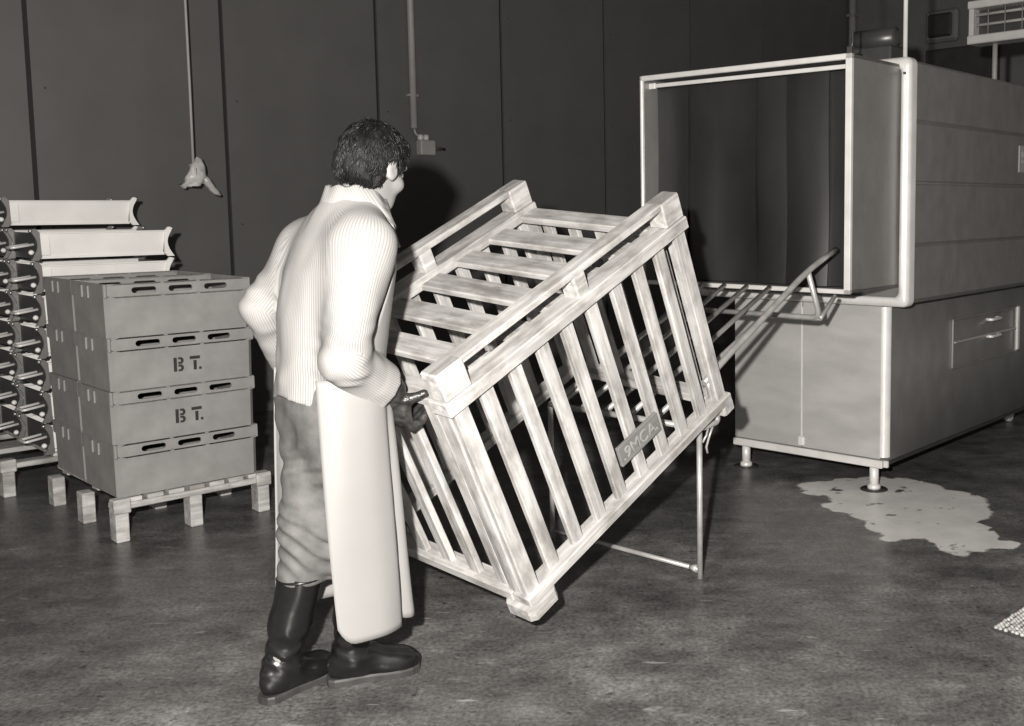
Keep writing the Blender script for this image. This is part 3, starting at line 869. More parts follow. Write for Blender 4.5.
# radiant heater hanging over the back of the washer, long side parallel to the end wall
HT = thing('radiant_heater', 'white wall-type radiant heater hanging above the washer', 'heater', Vector((1.915, 7.0, 2.50)), WA)
hx = -0.0
mb = MB()
mb.box((0.0, -1.1, 0.0), (0.16, 0.0, 0.055), 0.006); mb.box((0.0, -1.1, 0.225), (0.16, 0.0, 0.275), 0.006)
mb.box((0.02, -0.035, 0.03), (0.15, 0.0, 0.25), 0.005); mb.box((0.02, -1.1, 0.03), (0.15, -1.065, 0.25), 0.005)
obj('housing', mb, 'white_enamel', HT)
mb = MB(); mb.box((0.10, -1.08, 0.05), (0.14, -0.03, 0.235)); obj('reflector', mb, 'dark_metal', HT)
for z in (0.125, 0.19):
    mb = MB(); mb.tube([(0.06, -1.07, z), (0.06, -0.03, z)], 0.010, 8); obj('element', mb, 'white_enamel', HT)
for k in range(9):
    mb = MB(); mb.tube([(0.02, -0.14 - 0.115 * k, 0.05), (0.02, -0.14 - 0.115 * k, 0.235)], 0.004, 6); obj('guard_wire', mb, 'grey_metal', HT)
for y in (-0.12, -0.98):
    mb = MB(); mb.tube([(0.08, y, 0.27), (0.08, y, CEIL - 2.5)], 0.008, 6); obj('hanger_rod', mb, 'grey_metal', HT)
PP = thing('supply_pipe', 'thin pale pipe rising behind the washer to the heater', 'pipe', Vector((2.10, 6.99, 2.151)), WA)
mb = MB(); mb.tube([(0, 0, 0), (0, 0, 0.36)], 0.017, 10); obj('pipe', mb, 'conduit_grey', PP)
mb = MB(); mb.lathe([(0.03, 0.0), (0.03, 0.012), (0.018, 0.02)], 10, (0, 0, 0)); obj('floor_flange', mb, 'grey_metal', PP)

# knotted metal mat whose corner shows at the right edge of the floor
MT = thing('chain_mat', 'corner of a knotted pale chain mat lying on the floor', 'mat', (1.125, 3.43, 0.0), radians(18))
mb = MB(); mb.box((0.02, -0.30, 0.0), (0.42, 0.10, 0.006)); 
mb = MB(); v = []
rb = random.Random(9)
for i in range(22):
    for j in range(22):
        x = 0.02 + 0.019 * i + rb.uniform(-0.003, 0.003); y = 0.06 - 0.019 * j + rb.uniform(-0.003, 0.003)
        r = 0.0085
        mb.lathe([(r * 0.5, 0.0), (r, 0.004), (r, 0.008), (r * 0.4, 0.013)], 6, (x, y, 0.004))
o = obj('knots', mb, 'mat_fibre', MT); o['kind'] = 'stuff'
mb = MB(); mb.box((0.008, -0.355, 0.0), (0.432, 0.072, 0.007), 0.003); obj('backing', mb, 'dark_metal', MT)
MT.rotation_euler = (0, 0, radians(47))
# ------------------------------------------------------------------ implicit-surface modelling for the figure
def cap(P, a, b, ra, rb):
    """tapered capsule"""
    a = np.array(a, np.float32); b = np.array(b, np.float32); d = b - a
    t = ((P[0] - a[0]) * d[0] + (P[1] - a[1]) * d[1] + (P[2] - a[2]) * d[2]) / float(d @ d)
    t = np.clip(t, 0, 1)
    q = np.sqrt((P[0] - a[0] - t * d[0]) ** 2 + (P[1] - a[1] - t * d[1]) ** 2 + (P[2] - a[2] - t * d[2]) ** 2)
    return q - (ra + (rb - ra) * t)
def ell(P, c, s, rot=None):
    q = [P[i] - c[i] for i in range(3)]
    if rot is not None:
        q = [q[0] * rot[i][0] + q[1] * rot[i][1] + q[2] * rot[i][2] for i in range(3)]
    k = np.sqrt((q[0] / s[0]) ** 2 + (q[1] / s[1]) ** 2 + (q[2] / s[2]) ** 2)
    return (k - 1) * min(s)
def smin(a, b, k=0.03):
    h = np.maximum(k - np.abs(a - b), 0) / k
    return np.minimum(a, b) - h * h * k * 0.25
def smax(a, b, k=0.02): return -smin(-a, -b, k)
def loft(P, prof):
    """stack of ellipses: rows (z, centre F, centre R, half depth F, half width R)"""
    z = P[2]; pz = [r[0] for r in prof]
    c0, c1, b, a = [np.interp(z, pz, [r[i] for r in prof]) for i in (1, 2, 3, 4)]
    k = np.sqrt(((P[0] - c0) / b) ** 2 + ((P[1] - c1) / a) ** 2)
    d = (k - 1) * np.minimum(a, b)
    return np.maximum(d, np.maximum(pz[0] - z, z - pz[-1]))
_rs = np.random.RandomState(11); _lat = _rs.rand(32, 32, 32).astype(np.float32) * 2 - 1
def vnoise(x, y, z):
    xi, yi, zi = [np.floor(q).astype(np.int32) for q in (x, y, z)]
    fx, fy, fz = x - xi, y - yi, z - zi
    fx, fy, fz = [q * q * (3 - 2 * q) for q in (fx, fy, fz)]
    def L(a, b, c): return _lat[(xi + a) & 31, (yi + b) & 31, (zi + c) & 31]
    r = 0
    for a in (0, 1):
        for b in (0, 1):
            for c in (0, 1):
                r = r + L(a, b, c) * (fx if a else 1 - fx) * (fy if b else 1 - fy) * (fz if c else 1 - fz)
    return r
def nets(fn, lo, hi, h):
    ax = [np.arange(lo[i], hi[i] + h, h, dtype=np.float32) for i in range(3)]
    P = np.meshgrid(*ax, indexing='ij')
    V = fn(P).astype(np.float32)
    n = [s - 1 for s in V.shape]
    sl = lambda o: V[o[0]:o[0] + n[0], o[1]:o[1] + n[1], o[2]:o[2] + n[2]]
    acc = np.zeros(n + [3], np.float32); cnt = np.zeros(n, np.float32)
    corners = [(i, j, k) for i in (0, 1) for j in (0, 1) for k in (0, 1)]
    for a in corners:
        for e in range(3):
            if a[e]: continue
            b = list(a); b[e] = 1
            va, vb = sl(a), sl(b)
            m = (va < 0) != (vb < 0)
            t = np.where(m, va / np.where(m, va - vb, 1), 0)
            cnt += m
            for i in range(3):
                acc[..., i] += np.where(m, a[i] + (t if i == e else 0), 0)
    act = cnt > 0
    idx = -np.ones(n, np.int64); idx[act] = np.arange(act.sum())
    ijk = np.argwhere(act)
    pos = acc[act] / cnt[act][:, None]
    verts = (ijk + pos) * h + np.array(lo, np.float32)
    faces = []
    for e in range(3):
        u_, w_ = [(1, 2), (2, 0), (0, 1)][e]
        s0 = [slice(1, n[i]) for i in range(3)]; s0[e] = slice(0, n[e])
        s1 = list(s0); s1[e] = slice(1, n[e] + 1)
        A = V[tuple(s0)] < 0; B = V[tuple(s1)] < 0
        for flip, mm in ((False, A & ~B), (True, ~A & B)):
            c = np.argwhere(mm)
            if len(c) == 0: continue
            for i in range(3):
                if i != e: c[:, i] += 1
            def at(du, dw):
                q = c.copy(); q[:, u_] += du; q[:, w_] += dw
                return idx[q[:, 0], q[:, 1], q[:, 2]]
            quad = np.stack([at(-1, -1), at(0, -1), at(0, 0), at(-1, 0)], 1)
            if flip: quad = quad[:, ::-1]
            faces.append(quad)
    faces = np.concatenate(faces)
    faces = faces[(faces >= 0).all(1)]
    return verts, faces
def relax(v, f, it=2, lam=0.5):
    e = np.concatenate([f[:, [0, 1]], f[:, [1, 2]], f[:, [2, 3]], f[:, [3, 0]]])
    e = np.concatenate([e, e[:, ::-1]])
    for _ in range(it):
        s = np.zeros_like(v); c = np.zeros(len(v), np.float32)
        np.add.at(s, e[:, 0], v[e[:, 1]]); np.add.at(c, e[:, 0], 1)
        v = v + lam * (s / np.maximum(c, 1)[:, None] - v)
    return v

PO = np.array([-1.06, 3.05, 0.0])
PF = np.array([0.76, 0.65, 0.0]); PF /= np.linalg.norm(PF)
PR = np.array([PF[1], -PF[0], 0.0])
def to_rel(v):                                  # (F,R,Z) -> metres relative to the figure's base, world axes
    v = np.asarray(v); return v[:, :1] * PF + v[:, 1:2] * PR + v[:, 2:3] * np.array([0, 0, 1.0])
def np_mesh(name, v, f):
    me = bpy.data.meshes.new(name)
    me.from_pydata([tuple(map(float, p)) for p in v], [], [tuple(map(int, q)) for q in f])
    me.polygons.foreach_set('use_smooth', [True] * len(me.polygons)); me.update()
    return me
PERSON = thing('person', 'person in a striped shirt, white apron and rubber boots tipping the crate', 'person', tuple(PO))
def part(name, fn, lo, hi, h, mat, it=2, parent=None):
    v, f = nets(fn, lo, hi, h)
    v = relax(v, f, it)
    o = obj(name, np_mesh(name, to_rel(v), f), mat, parent or PERSON)
    return o, v

simple('skin', 0.22, 0.26, 0.5, nscale=30)
simple('hair', 0.006, 0.012, 0.45, nscale=60, spec=0.35)
simple('hair_under', 0.004, 0.008, 0.85, nscale=60)
simple('trouser_cloth', 0.085, 0.135, 0.8, nscale=25, b=0.15)
simple('boot_rubber', 0.006, 0.012, 0.27, nscale=12, spec=0.6)
simple('boot_sole', 0.025, 0.045, 0.6, nscale=20)
simple('apron_oilcloth', 0.245, 0.265, 0.45, nscale=3)
simple('glove_rubber', 0.010, 0.045, 0.30, nscale=45, b=0.4, spec=0.7)
simple('eye_white', 0.5, 0.55, 0.2)
def shirt_mat():
    m, nt, p = new_mat('striped_cotton')
    at = nt.nodes.new('ShaderNodeAttribute'); at.attribute_name = 'stripe'
    s = maths(nt, 'SINE', maths(nt, 'MULTIPLY', at.outputs['Fac'], 2 * pi / 0.0078))
    nse = noise(nt, coords(nt), 5, 3)
    f = maths(nt, 'MULTIPLY', maths(nt, 'MULTIPLY_ADD', s, 0.5, 0.5), maths(nt, 'MULTIPLY_ADD', nse, 0.9, 0.25))
    col = ramp(nt, f, [(0.15, 0.34), (0.75, 0.225)])
    nt.links.new(col, p.inputs['Base Color']); p.inputs['Roughness'].default_value = 0.85
    p.inputs['Specular IOR Level'].default_value = 0.2
    M['striped_cotton'] = m
shirt_mat()

# joints, (forward, right, up)
J = dict(
    shR=(0.060, 0.195, 1.365), elR=(-0.045, 0.250, 1.045), wrR=(0.165, 0.155, 0.930),
    shL=(0.010, -0.185, 1.365), elL=(-0.095, -0.250, 1.125), wrL=(0.045, -0.375, 0.950),
    hipR=(0.0, 0.085, 0.90), knR=(0.075, 0.045, 0.50), anR=(0.085, -0.030, 0.10),
    hipL=(-0.01, -0.075, 0.90), knL=(-0.050, -0.030, 0.52), anL=(-0.120, -0.062, 0.10),
    neck=(0.080, 0.02, 1.44), head=(0.150, 0.045, 1.618))
def sh(k, dx, dz=0.0):
    f, r, z = J[k]; J[k] = (f + 0.76 * dx, r + 0.65 * dx, z + dz)
for k, dx, dz in (('hipR', .045, 0), ('hipL', .045, 0), ('knR', .03, 0), ('knL', .035, 0), ('neck', .05, .015), ('head', .034, -.042), ('shR', .018, -0.015),
                  ('elR', .03, 0), ('shL', .055, -.03), ('elL', .04, .03), ('wrL', .03, 0)): sh(k, dx, dz)
HY = radians(-17); HP = radians(20)               # head turn and nod
hF = np.array([cos(HY) * cos(HP), sin(HY) * cos(HP), -sin(HP)]); hR = np.array([-sin(HY), cos(HY), 0.0]); hU = np.cross(hF, hR) * -1.0
if hU[2] < 0: hU = -hU
HR = [hF, hR, hU]
HC = np.array(J['head'])
def hp(f, r, u): return HC + (hF * f + hR * r + hU * u) * 0.93
def headlocal(P):
    q = [P[i] - HC[i] for i in range(3)]
    return [(q[0] * HR[i][0] + q[1] * HR[i][1] + q[2] * HR[i][2]) / HS for i in range(3)]
HS = 0.93
def head_sdf(P):
    q = headlocal(P)
    d = ell(q, (-0.008, 0, 0.025), (0.100, 0.077, 0.095))
    d = smin(d, ell(q, (0.030, 0, -0.055), (0.066, 0.056, 0.075)), 0.04)
    d = smin(d, ell(q, (0.068, 0, -0.098), (0.026, 0.028, 0.022)), 0.03)        # chin
    d = smin(d, cap(q, (0.088, 0, 0.008), (0.112, 0, -0.030), 0.009, 0.014), 0.016)   # nose
    d = smin(d, ell(q, (0.088, 0, 0.030), (0.016, 0.052, 0.012)), 0.02)         # brow
    for s in (-1, 1):
        d = smin(d, ell(q, (0.068, s * 0.042, -0.032), (0.026, 0.022, 0.02)), 0.025)  # cheek
        d = smax(d, -ell(q, (0.101, s * 0.031, 0.006), (0.016, 0.017, 0.011)), 0.014)  # eye socket
        e = ell(q, (-0.004, s * 0.090, -0.012), (0.023, 0.013, 0.036), [[0.94, s * 0.3, 0.15], [-s * 0.3, 0.95, 0], [-0.15, 0, 0.98]])
        e = smax(e, -ell(q, (0.002, s * 0.104, -0.010), (0.011, 0.008, 0.018)), 0.006)
        d = smin(d, e, 0.008)
    for (z, r) in ((-0.060, 0.0075), (-0.073, 0.009)):
        d = smin(d, cap(q, (0.089, -0.018, z), (0.089, 0.018, z), r, r), 0.008)         # lips
    return d
def body_fn(P):
    d = head_sdf(P)
    d = smin(d, cap(P, tuple(hp(-0.022, 0, -0.06)), J['neck'], 0.056, 0.060), 0.03)
    d = smin(d, loft([P[0] - 0.034, P[1] - 0.029, P[2] + 0.01], [(0.86, 0.0, 0, 0.10, 0.145), (1.0, 0.01, 0, 0.095, 0.135), (1.15, 0.03, 0, 0.10, 0.145), (1.3, 0.05, 0, 0.10, 0.155), (1.38, 0.06, 0.01, 0.08, 0.13), (1.45, 0.08, 0.02, 0.05, 0.06)]), 0.05)
    for s in 'RL':
        d = smin(d, cap(P, J['sh' + s], J['el' + s], 0.048, 0.036), 0.04)
        d = smin(d, cap(P, J['el' + s], J['wr' + s], 0.037, 0.027), 0.02)
        d = smin(d, cap(P, J['hip' + s], J['kn' + s], 0.070, 0.048), 0.05)
        d = smin(d, cap(P, J['kn' + s], J['an' + s], 0.047, 0.032), 0.02)
    return d
bo, _ = part('body', body_fn, (-0.26, -0.44, 0.06), (0.34, 0.36, 1.78), 0.0068, 'skin', 1)
for s in (-1, 1):
    c = hp(0.083, s * 0.031, 0.006)
    rel = to_rel(c[None])[0]
    mb = MB(); mb.lathe([(0.002, -0.0115), (0.008, -0.0085), (0.0118, 0), (0.008, 0.0085), (0.002, 0.0115)], 10, tuple(rel)); obj('eye', mb, 'eye_white', bo)

# hair: a tousled mass plus fine locks
def hair_base(q):
    d = ell(q, (-0.012, 0, 0.028), (0.110, 0.096, 0.115))
    d = smin(d, ell(q, (-0.070, 0, -0.045), (0.050, 0.068, 0.062)), 0.04)
    return d
def hair_fn(P):
    q = headlocal(P)
    w = 0.009 * vnoise(q[0] * 42 + 5, q[1] * 42, q[2] * 30) + 0.005 * vnoise(q[0] * 85, q[1] * 85 + 9, q[2] * 60)
    d = hair_base(q) + w
    cut = 0.90 * q[0] - 0.43 * q[2] - 0.040 + 0.006 * vnoise(q[0] * 60, q[1] * 60, q[2] * 60)
    d = smax(d, cut, 0.015)
    d = smax(d, -0.100 - q[2] - 0.35 * q[0] + 0.008 * vnoise(q[0] * 70, q[1] * 70, 0 * q[2]), 0.012)
    for s in (-1, 1):
        d = smax(d, -ell(q, (0.014, s * 0.094, -0.028), (0.034, 0.036, 0.048)), 0.012)
    return d
ho, hv = part('hair', hair_fn, (-0.05, -0.12, 1.44), (0.34, 0.22, 1.80), 0.005, 'hair_under', 1)
# locks
rs = np.random.RandomState(4)
mb = MB()
crown = np.array([-0.045, 0.0, 0.125])
lv = []; lf = []
cnt = 0
hl = (hv - HC) @ np.stack(HR).T / HS
for i in rs.permutation(len(hl))[:2600]:
    p = hl[i].copy()
    if p[0] * 0.9 - 0.43 * p[2] > 0.022 or p[0] > 0.07: continue
    n_ = np.array([(p[0] + 0.014) / 0.124 ** 2, p[1] / 0.101 ** 2, (p[2] - 0.028) / 0.118 ** 2]); n_ /= np.linalg.norm(n_)
    dirv = p - crown; dirv[2] -= 0.05; dirv += rs.normal(0, 0.03, 3); dirv -= n_ * (dirv @ n_); L0 = np.linalg.norm(dirv)
    if L0 < 1e-4: continue
    dirv /= L0; side = np.cross(n_, dirv)
    L = rs.uniform(0.03, 0.055); ph = 60 * (p[0] + p[1] * 0.7) + 40 * p[2] + rs.uniform(0, 1.2); am = rs.uniform(0.004, 0.008)
    pts = []
    x = p - n_ * 0.002
    for k in range(6):
        t = k / 5
        lift = 0.004 * sin(pi * t) + 0.003 * t
        q = x + dirv * L * t + n_ * lift + side * am * sin(ph + 4 * t) - n_ * (L * t) ** 2 * 3.4
        if q[2] < -0.112 or q[0] * 0.9 - 0.43 * q[2] > 0.046: break
        pts.append(q)
    if len(pts) < 3: continue
    base = len(lv)
    for k, q in enumerate(pts):
        r = 0.0026 * (1 - 0.85 * k / (len(pts) - 1))
        for a in range(3):
            an = 2.094 * a
            lv.append(q + (side * cos(an) + n_ * sin(an)) * r * (1.5 if a else 1))
    for k in range(len(pts) - 1):
        for a in range(3):
            lf.append((base + k * 3 + a, base + k * 3 + (a + 1) % 3, base + k * 3 + 3 + (a + 1) % 3, base + k * 3 + 3 + a))
lv = np.array(lv) @ np.stack(HR) * HS + HC
o = obj('hair_locks', np_mesh('hair_locks', to_rel(lv), lf), 'hair', ho); o['kind'] = 'stuff'

# shirt
TORSO = [(0.84, -0.015, 0, 0.150, 0.205), (0.93, -0.005, 0, 0.148, 0.190), (1.02, 0.0, 0.0, 0.140, 0.182), (1.15, 0.015, 0.0, 0.145, 0.192), (1.28, 0.035, 0.005, 0.140, 0.200),
         (1.36, 0.050, 0.01, 0.120, 0.188), (1.42, 0.066, 0.015, 0.094, 0.135), (1.475, 0.082, 0.02, 0.072, 0.078), (1.49, 0.085, 0.02, 0.066, 0.070)]
TORSO = [(z + 0.015 * max(0, (z - 1.3) / 0.1), f + 0.034, r + 0.029, hf, hr * (0.93 if z < 1.2 else 0.97)) for z, f, r, hf, hr in TORSO]
def mixp(a, b, t): return tuple(np.array(a) * (1 - t) + np.array(b) * t)
CUFR = mixp(J['elR'], J['wrR'], 0.80); CUFL = mixp(J['elL'], J['wrL'], 0.86)
def arm_sdf(P, s):
    c = CUFR if s == 'R' else CUFL
    a = cap(P, J['sh' + s], J['el' + s], 0.076, 0.061)
    b = cap(P, J['el' + s], c, 0.061, 0.053)
    d = smin(a, b, 0.03)
    ax = np.array(J['wr' + s]) - np.array(J['el' + s]); ax /= np.linalg.norm(ax)
    along = sum((P[i] - c[i]) * ax[i] for i in range(3))
    cuff = np.maximum(cap(P, mixp(J['el' + s], c, 0.80), c, 0.057, 0.058), along)
    b = smax(d, along, 0.004)
    return smin(b, cuff, 0.008)
def shirt_fn(P):
    d = loft(P, TORSO)
    x, y, z = P
    for s in 'RL': d = smin(d, cap(P, tuple(np.array(J['neck']) + (-0.01, 0, -0.045)), tuple(np.array(J['sh' + s]) + (0, 0, 0.012)), 0.062, 0.066), 0.06)
    fold = 0.007 * vnoise(x * 9 + 3, y * 9, z * 5) + 0.004 * vnoise(x * 22, y * 22 + 7, z * 9)
    fold = fold + 0.004 * np.sin((z * 60 + 26 * y + 8 * vnoise(x * 6, y * 6, z * 6))) * np.exp(-((z - 0.98) / 0.07) ** 2)
    d = d + fold
    hem = (0.905 + 0.02 * np.sin(y * 14 + 1) - 0.05 * (x < -5)) - z
    d = smax(d, hem, 0.004)
    for s in 'RL':
        a = arm_sdf(P, s)
        e = J['el' + s]
        r2 = (x - e[0]) ** 2 + (y - e[1]) ** 2 + (z - e[2]) ** 2
        cr = 0.0038 * np.sin(z * 110 + 30 * x + 5 * vnoise(x * 11, y * 11, z * 11)) * np.exp(-r2 / 0.012)
        cr = cr + 0.005 * vnoise(x * 16, y * 16 + 3, z * 9)
        d = smin(d, a + cr, 0.07)
    return d
so, sv = part('shirt', shirt_fn, (-0.26, -0.46, 0.86), (0.30, 0.36, 1.52), 0.0062, 'striped_cotton', 1)
rel = to_rel(sv)
def stripe_attr(o, sv):
    P = [sv[:, i] for i in range(3)]
    W3 = to_rel(sv)
    dT = loft(P, TORSO)
    ca = np.array([0.05, 0.03])
    out = np.arctan2(sv[:, 1] - ca[1], -(sv[:, 0] - ca[0])) * 0.17          # round the trunk, joint at the front
    best = dT - 0.012
    away = np.array([-0.25, 0.97, 0.0])
    for s in 'RL':
        for (a, b, ra, rb) in ((J['sh' + s], J['el' + s], 0.076, 0.064), (J['el' + s], J['wr' + s], 0.066, 0.05)):
            d = cap(P, a, b, ra, rb)
            A = to_rel(np.array([a]))[0]; B = to_rel(np.array([b]))[0]; ax = (B - A) / np.linalg.norm(B - A)
            e = away - ax * (away @ ax); e /= np.linalg.norm(e); f_ = np.cross(ax, e)
            sel = d < best
            q = W3 - A
            out = np.where(sel, np.arctan2(q @ f_, -(q @ e)) * 0.068, out); best = np.minimum(best, d)
    at = o.data.attributes.new('stripe', 'FLOAT', 'POINT'); at.data.foreach_set('value', out.astype(np.float32))
stripe_attr(so, sv)

# folded collar
def sheet(name, rows, mat, parent, thick=0.003, closed=False):
    n = len(rows[0]); v = np.array([p for r in rows for p in r]); f = []
    for j in range(len(rows) - 1):
        for k in range(n - (0 if closed else 1)):
            l = (k + 1) % n
            f.append((j * n + k, j * n + l, (j + 1) * n + l, (j + 1) * n + k))
    o = obj(name, np_mesh(name, to_rel(v), f), mat, parent)
    md = o.modifiers.new('thickness', 'SOLIDIFY'); md.thickness = thick; md.offset = 0
    return o
NB = np.array([0.082 + 0.038, 0.022 + 0.033, 1.487])
rows = []
for j, (dr, dz) in enumerate([(-0.004, -0.02), (0.0, 0.010), (0.002, 0.026), (0.007, 0.034), (0.015, 0.030), (0.024, 0.002), (0.036, -0.030)]):
    row = []
    for k in range(41):
        a = radians(20 + 320 * k / 40)            # 0 = front, going round by the left, back, right
        front = max(0, cos(a))
        r = 0.064 + dr + (0.012 * front if j > 3 else 0)
        zz = dz - 0.045 * front - (0.030 * max(0, front - 0.3) if j >= 5 else 0) + 0.004 * sin(9 * a)
        row.append(NB + np.array([r * cos(a) * 1.02, -r * sin(a) * 1.05, zz]))
    rows.append(row)
co = sheet('collar', rows, 'striped_cotton', so, 0.003)
n = len(co.data.vertices); at = co.data.attributes.new('stripe', 'FLOAT', 'POINT'); at.data.foreach_set('value', [v_.co.z * 0.6 + v_.co.x for v_ in co.data.vertices])

# trousers
def leg_sdf(P, s):
    k, an, h = J['kn' + s], J['an' + s], J['hip' + s]
    t = mixp(k, an, 0.36)
    d = smin(cap(P, h, k, 0.104, 0.080), cap(P, k, t, 0.080, 0.072), 0.05)
    return d
def trouser_fn(P):
    x, y, z = P
    d = loft([x - 0.034, y - 0.029, z], [(0.70, 0.0, 0, 0.06, 0.10), (0.78, -0.008, 0, 0.100, 0.150), (0.84, -0.01, 0, 0.118, 0.165), (0.90, -0.015, 0, 0.125, 0.165), (1.03, 0.0, 0, 0.110, 0.150)])
    for s in 'LR': d = smin(d, leg_sdf(P, s), 0.05)
    w = 0.008 * vnoise(x * 10, y * 10, z * 14) + 0.006 * np.sin(z * 95 + 40 * y + 20 * x + 6 * vnoise(x * 8, y * 8, z * 8)) * np.exp(-((z - 0.50) / 0.12) ** 2)
    w = w + 0.0055 * np.sin(z * 70 - 35 * y + 5 * vnoise(x * 7 + 2, y * 7, z * 9)) * np.exp(-((z - 0.75) / 0.12) ** 2)
    d = d + w
    return smax(d, 0.352 - z, 0.01)
part('trousers', trouser_fn, (-0.24, -0.24, 0.32), (0.24, 0.24, 1.06), 0.0068, 'trouser_cloth', 1)

# boots
def boot(s, heel, toe, shaft_top):
    heel = np.array(heel); toe = np.array(toe)
    d_ = toe - heel; L = np.linalg.norm(d_); d_ /= L; sd = np.array([-d_[1], d_[0]])
    an = J['an' + s]
    def tf(P):
        a = (P[0] - heel[0]) * d_[0] + (P[1] - heel[1]) * d_[1]
        b = (P[0] - heel[0]) * sd[0] + (P[1] - heel[1]) * sd[1]
        return [a, b, P[2]]
    top = shaft_top
    def fn(P):
        q = tf(P)
        ank = (heel[0] + d_[0] * 0.075, heel[1] + d_[1] * 0.075, 0.10)
        d = smin(cap(P, ank, mixp(ank, top, 0.45), 0.050, 0.055), cap(P, mixp(ank, top, 0.45), top, 0.055, 0.066), 0.03)
        d = smin(d, ell(q, (0.070, 0, 0.060), (0.070, 0.038, 0.062)), 0.03)           # heel and ankle
        d = smin(d, cap(q, (0.09, 0, 0.075), (L - 0.075, 0, 0.045), 0.048, 0.036), 0.04)
        d = smin(d, ell(q, (L - 0.072, 0, 0.040), (0.072, 0.049, 0.042)), 0.03)        # toe cap
        d = d + 0.003 * np.sin(P[2] * 130 + 50 * q[0] + 4 * vnoise(q[0] * 20, q[1] * 20, q[2] * 20)) * np.exp(-((P[2] - 0.15) / 0.06) ** 2)
        d = d + 0.002 * vnoise(P[0] * 25, P[1] * 25, P[2] * 12)
        d = smax(d, P[2] - top[2], 0.006)
        return smax(d, 0.014 - P[2], 0.004)
    lo = np.minimum(np.minimum(heel, toe), top[:2]) - 0.09; hi = np.maximum(np.maximum(heel, toe), top[:2]) + 0.09
    o, v = part('boot', fn, (lo[0], lo[1], -0.01), (hi[0], hi[1], top[2] + 0.02), 0.0052, 'boot_rubber', 1)
    # sole: outline swept round the foot
    out = []
    prof = [(0.0, 0.0), (0.004, 0.022), (0.02, 0.034), (0.06, 0.037), (0.11, 0.034), (0.17, 0.044), (L - 0.07, 0.050), (L - 0.03, 0.043), (L - 0.006, 0.024), (L + 0.001, 0.0)]
    pts = [(a, b) for a, b in prof] + [(a, -b) for a, b in prof[-2:0:-1]]
    mb = MB(); n = len(pts)
    def w3(a, b, z):
        p = heel + d_ * a + sd * b
        return tuple(to_rel(np.array([[p[0], p[1], z]]))[0])
    v = [w3(a, b, 0.0) for a, b in pts] + [w3(a, b * 1.05, 0.018) for a, b in pts] + [w3(a, b * 0.95, 0.024) for a, b in pts]
    f = [tuple(range(n))] + [(j * n + i, j * n + (i + 1) % n, (j + 1) * n + (i + 1) % n, (j + 1) * n + i) for j in range(2) for i in range(n)] + [tuple(range(2 * n, 3 * n))]
    mb.add(v, f); obj('sole', mb, 'boot_sole', o)
    bs = []
    tp = np.array(top)
    for k in range(24):
        a = 2 * pi * k / 24; bs.append(tp + np.array([0.0675 * cos(a), 0.0675 * sin(a), -0.012]))
    bs.append(bs[0])
    mb = MB(); mb.tube([tuple(p) for p in to_rel(np.array(bs))], 0.004, 6, cap=False); obj('top_welt', mb, 'boot_rubber', o)
boot('L', (-0.178, -0.052), (0.078, -0.142), mixp(J['knL'], J['anL'], 0.33))
boot('R', (0.018, -0.050), (0.292, 0.028), mixp(J['knR'], J['anR'], 0.33))

# apron: one stiff oilcloth sheet wrapped round the front, bib above
def apron_pt(phi, z):
    t = (0.98 - z) / 0.78                        # 0 waist, 1 hem
    A = 0.200 + 0.005 * t; B = 0.150 + 0.055 * max(t, 0); c = 0.028 + 0.020 * t
    if phi > 0: c2 = c
    fold = 0.055 * max(t, 0) ** 0.8 * math.exp(-((phi - radians(46)) / 0.13) ** 2) + 0.012 * max(t, 0) * math.exp(-((phi - radians(62)) / 0.3) ** 2)
    k = 1 - fold / 0.2 + 0.012 * sin(5 * phi + 7 * z)
    pw = 0.8
    f = B * (abs(cos(phi)) ** pw) * (1 if cos(phi) > 0 else -1); r = A * (abs(sin(phi)) ** pw) * (1 if sin(phi) > 0 else -1)
    return np.array([c + f * k, 0.029 * (1 - 0.5 * t) + r * k, z])
rows = []
NZ, NP = 40, 72
for j in range(NZ + 1):
    row = []
    for i in range(NP + 1):
        tj = j / NZ; p0 = 128 - 16 * tj; p1 = -122 - 6 * tj; phi = radians(p0 + (p1 - p0) * i / NP)
        e0 = min(i, NP - i) / NP
        hem = 0.222 + 0.05 * max(0, 1 - e0 / 0.06) ** 2 + 0.02 * math.exp(-((phi - radians(46)) / 0.09) ** 2)
        z = 0.985 + (hem - 0.985) * j / NZ
        row.append(apron_pt(phi, z))
    rows.append(row)
ap = sheet('apron', rows, 'apron_oilcloth', PERSON, 0.004)
rows = []
for j in range(13):
    t = j / 12; z = 0.98 + 0.36 * t; half = radians(88 - 46 * t); row = []
    for i in range(25):
        phi = half - 2 * half * i / 24
        zz, cf, cr, b, a = [np.interp(z, [q[0] for q in TORSO], [q[m_] for q in TORSO]) for m_ in range(5)]
        row.append(np.array([cf + (b + 0.014) * cos(phi), cr + (a + 0.014) * sin(phi), z]))
    rows.append(row)
sheet('bib', rows, 'apron_oilcloth', ap, 0.004)
for s in (-1, 1):                                # neck straps
    pts = []
    for (f_, r_, z_) in (lambda L: [(a + 0.036, b + 0.03, c + 0.008) for a, b, c in L])(((0.175, s * 0.115, 1.335), (0.165, s * 0.095, 1.40), (0.12, s * 0.085 + 0.02, 1.462), (0.07, s * 0.075 + 0.02, 1.482), (0.02, s * 0.03 + 0.02, 1.478))):
        pts.append((f_, r_, z_))
    mb = MB(); mb.tube([tuple(p) for p in to_rel(np.array(pts))], 0.005, 6); obj('strap', mb, 'apron_oilcloth', ap)

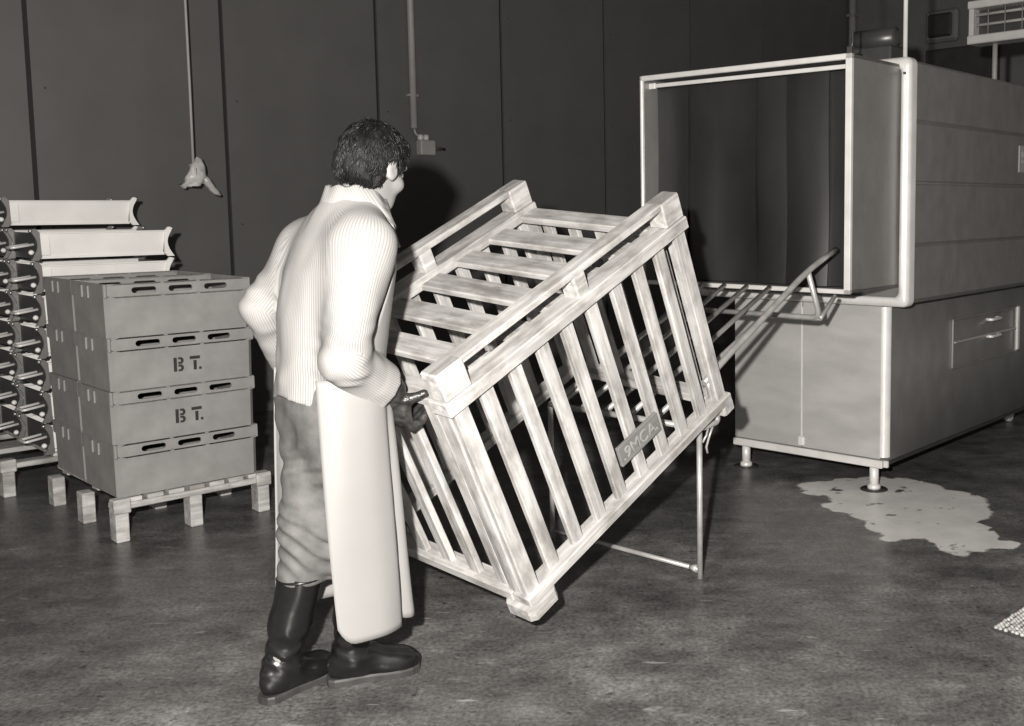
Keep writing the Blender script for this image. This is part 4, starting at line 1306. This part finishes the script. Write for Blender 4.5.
# gloves gripping the crate's end board; modelled in the crate's own frame
CM = np.array(CR.matrix_world)[:3]
def crate_local(P):                              # (F,R,Z) grids -> crate coordinates
    w = [P[0] * PF[i] + P[1] * PR[i] + (P[2] if i == 2 else 0) + PO[i] - CM[i, 3] for i in range(3)]
    return [w[0] * CM[0, j] + w[1] * CM[1, j] + w[2] * CM[2, j] for j in range(3)]
def frz_to_crate(p):
    w = PO + PF * p[0] + PR * p[1] + np.array([0, 0, p[2]]) - CM[:, 3]
    return w @ CM[:, :3]
def crate_to_frz(c):
    w = CM[:, :3] @ np.array(c) + CM[:, 3] - PO
    return np.array([w @ PF, w @ PR, w[2]])
def glove(s, yc, sg):
    wr = frz_to_crate(J['wr' + s]); el = frz_to_crate(J['el' + s])
    cuff = wr + (el - wr) * 0.33
    palm = np.array([-0.048, yc, 0.775])
    def fn(P):
        q = crate_local(P)
        d = cap(q, tuple(cuff), tuple(wr), 0.042, 0.034)
        d = smin(d, cap(q, tuple(wr), tuple(palm), 0.034, 0.030), 0.03)
        d = smin(d, ell(q, tuple(palm), (0.024, 0.046, 0.040)), 0.025)
        fing = None
        for k, (tip, rr) in enumerate(((0.036, 0.0115), (0.050, 0.0125), (0.052, 0.0125), (0.044, 0.012))):
            y = yc + sg * (0.033 - 0.0225 * k)
            ch = [(-0.052, y, 0.765), (-0.046, y, 0.732), (-0.006, y * 0.98 + yc * 0.02, 0.726), (tip, y * 0.96 + yc * 0.04, 0.748)]
            e = None
            for a, b in zip(ch[:-1], ch[1:]):
                c_ = cap(q, a, b, rr + 0.001, rr)
                e = c_ if e is None else smin(e, c_, 0.006)
            fing = e if fing is None else np.minimum(fing, e)
        d = smin(d, fing, 0.010)
        y0 = yc - sg * 0.036
        th = smin(cap(q, (-0.050, y0 + sg * 0.012, 0.785), (-0.028, y0 - sg * 0.008, 0.822), 0.017, 0.0155), cap(q, (-0.028, y0 - sg * 0.008, 0.822), (0.010, y0 - sg * 0.040, 0.822), 0.0155, 0.0125), 0.012)
        d = smin(d, th, 0.012)
        d = d + 0.0022 * vnoise(q[0] * 70, q[1] * 70, q[2] * 70) + 0.0025 * np.sin((q[0] + q[2]) * 200) * np.exp(-((q[0] - wr[0]) ** 2 + (q[1] - wr[1]) ** 2 + (q[2] - wr[2]) ** 2) / 0.002)
        return d
    pc = crate_to_frz(palm); wc = np.array(J['wr' + s])
    lo = np.minimum(pc, wc) - 0.13; hi = np.maximum(pc, wc) + 0.13
    part('glove', fn, lo, hi, 0.0038, 'glove_rubber', 1)
glove('R', 0.196, 1)
glove('L', 0.733, -1)
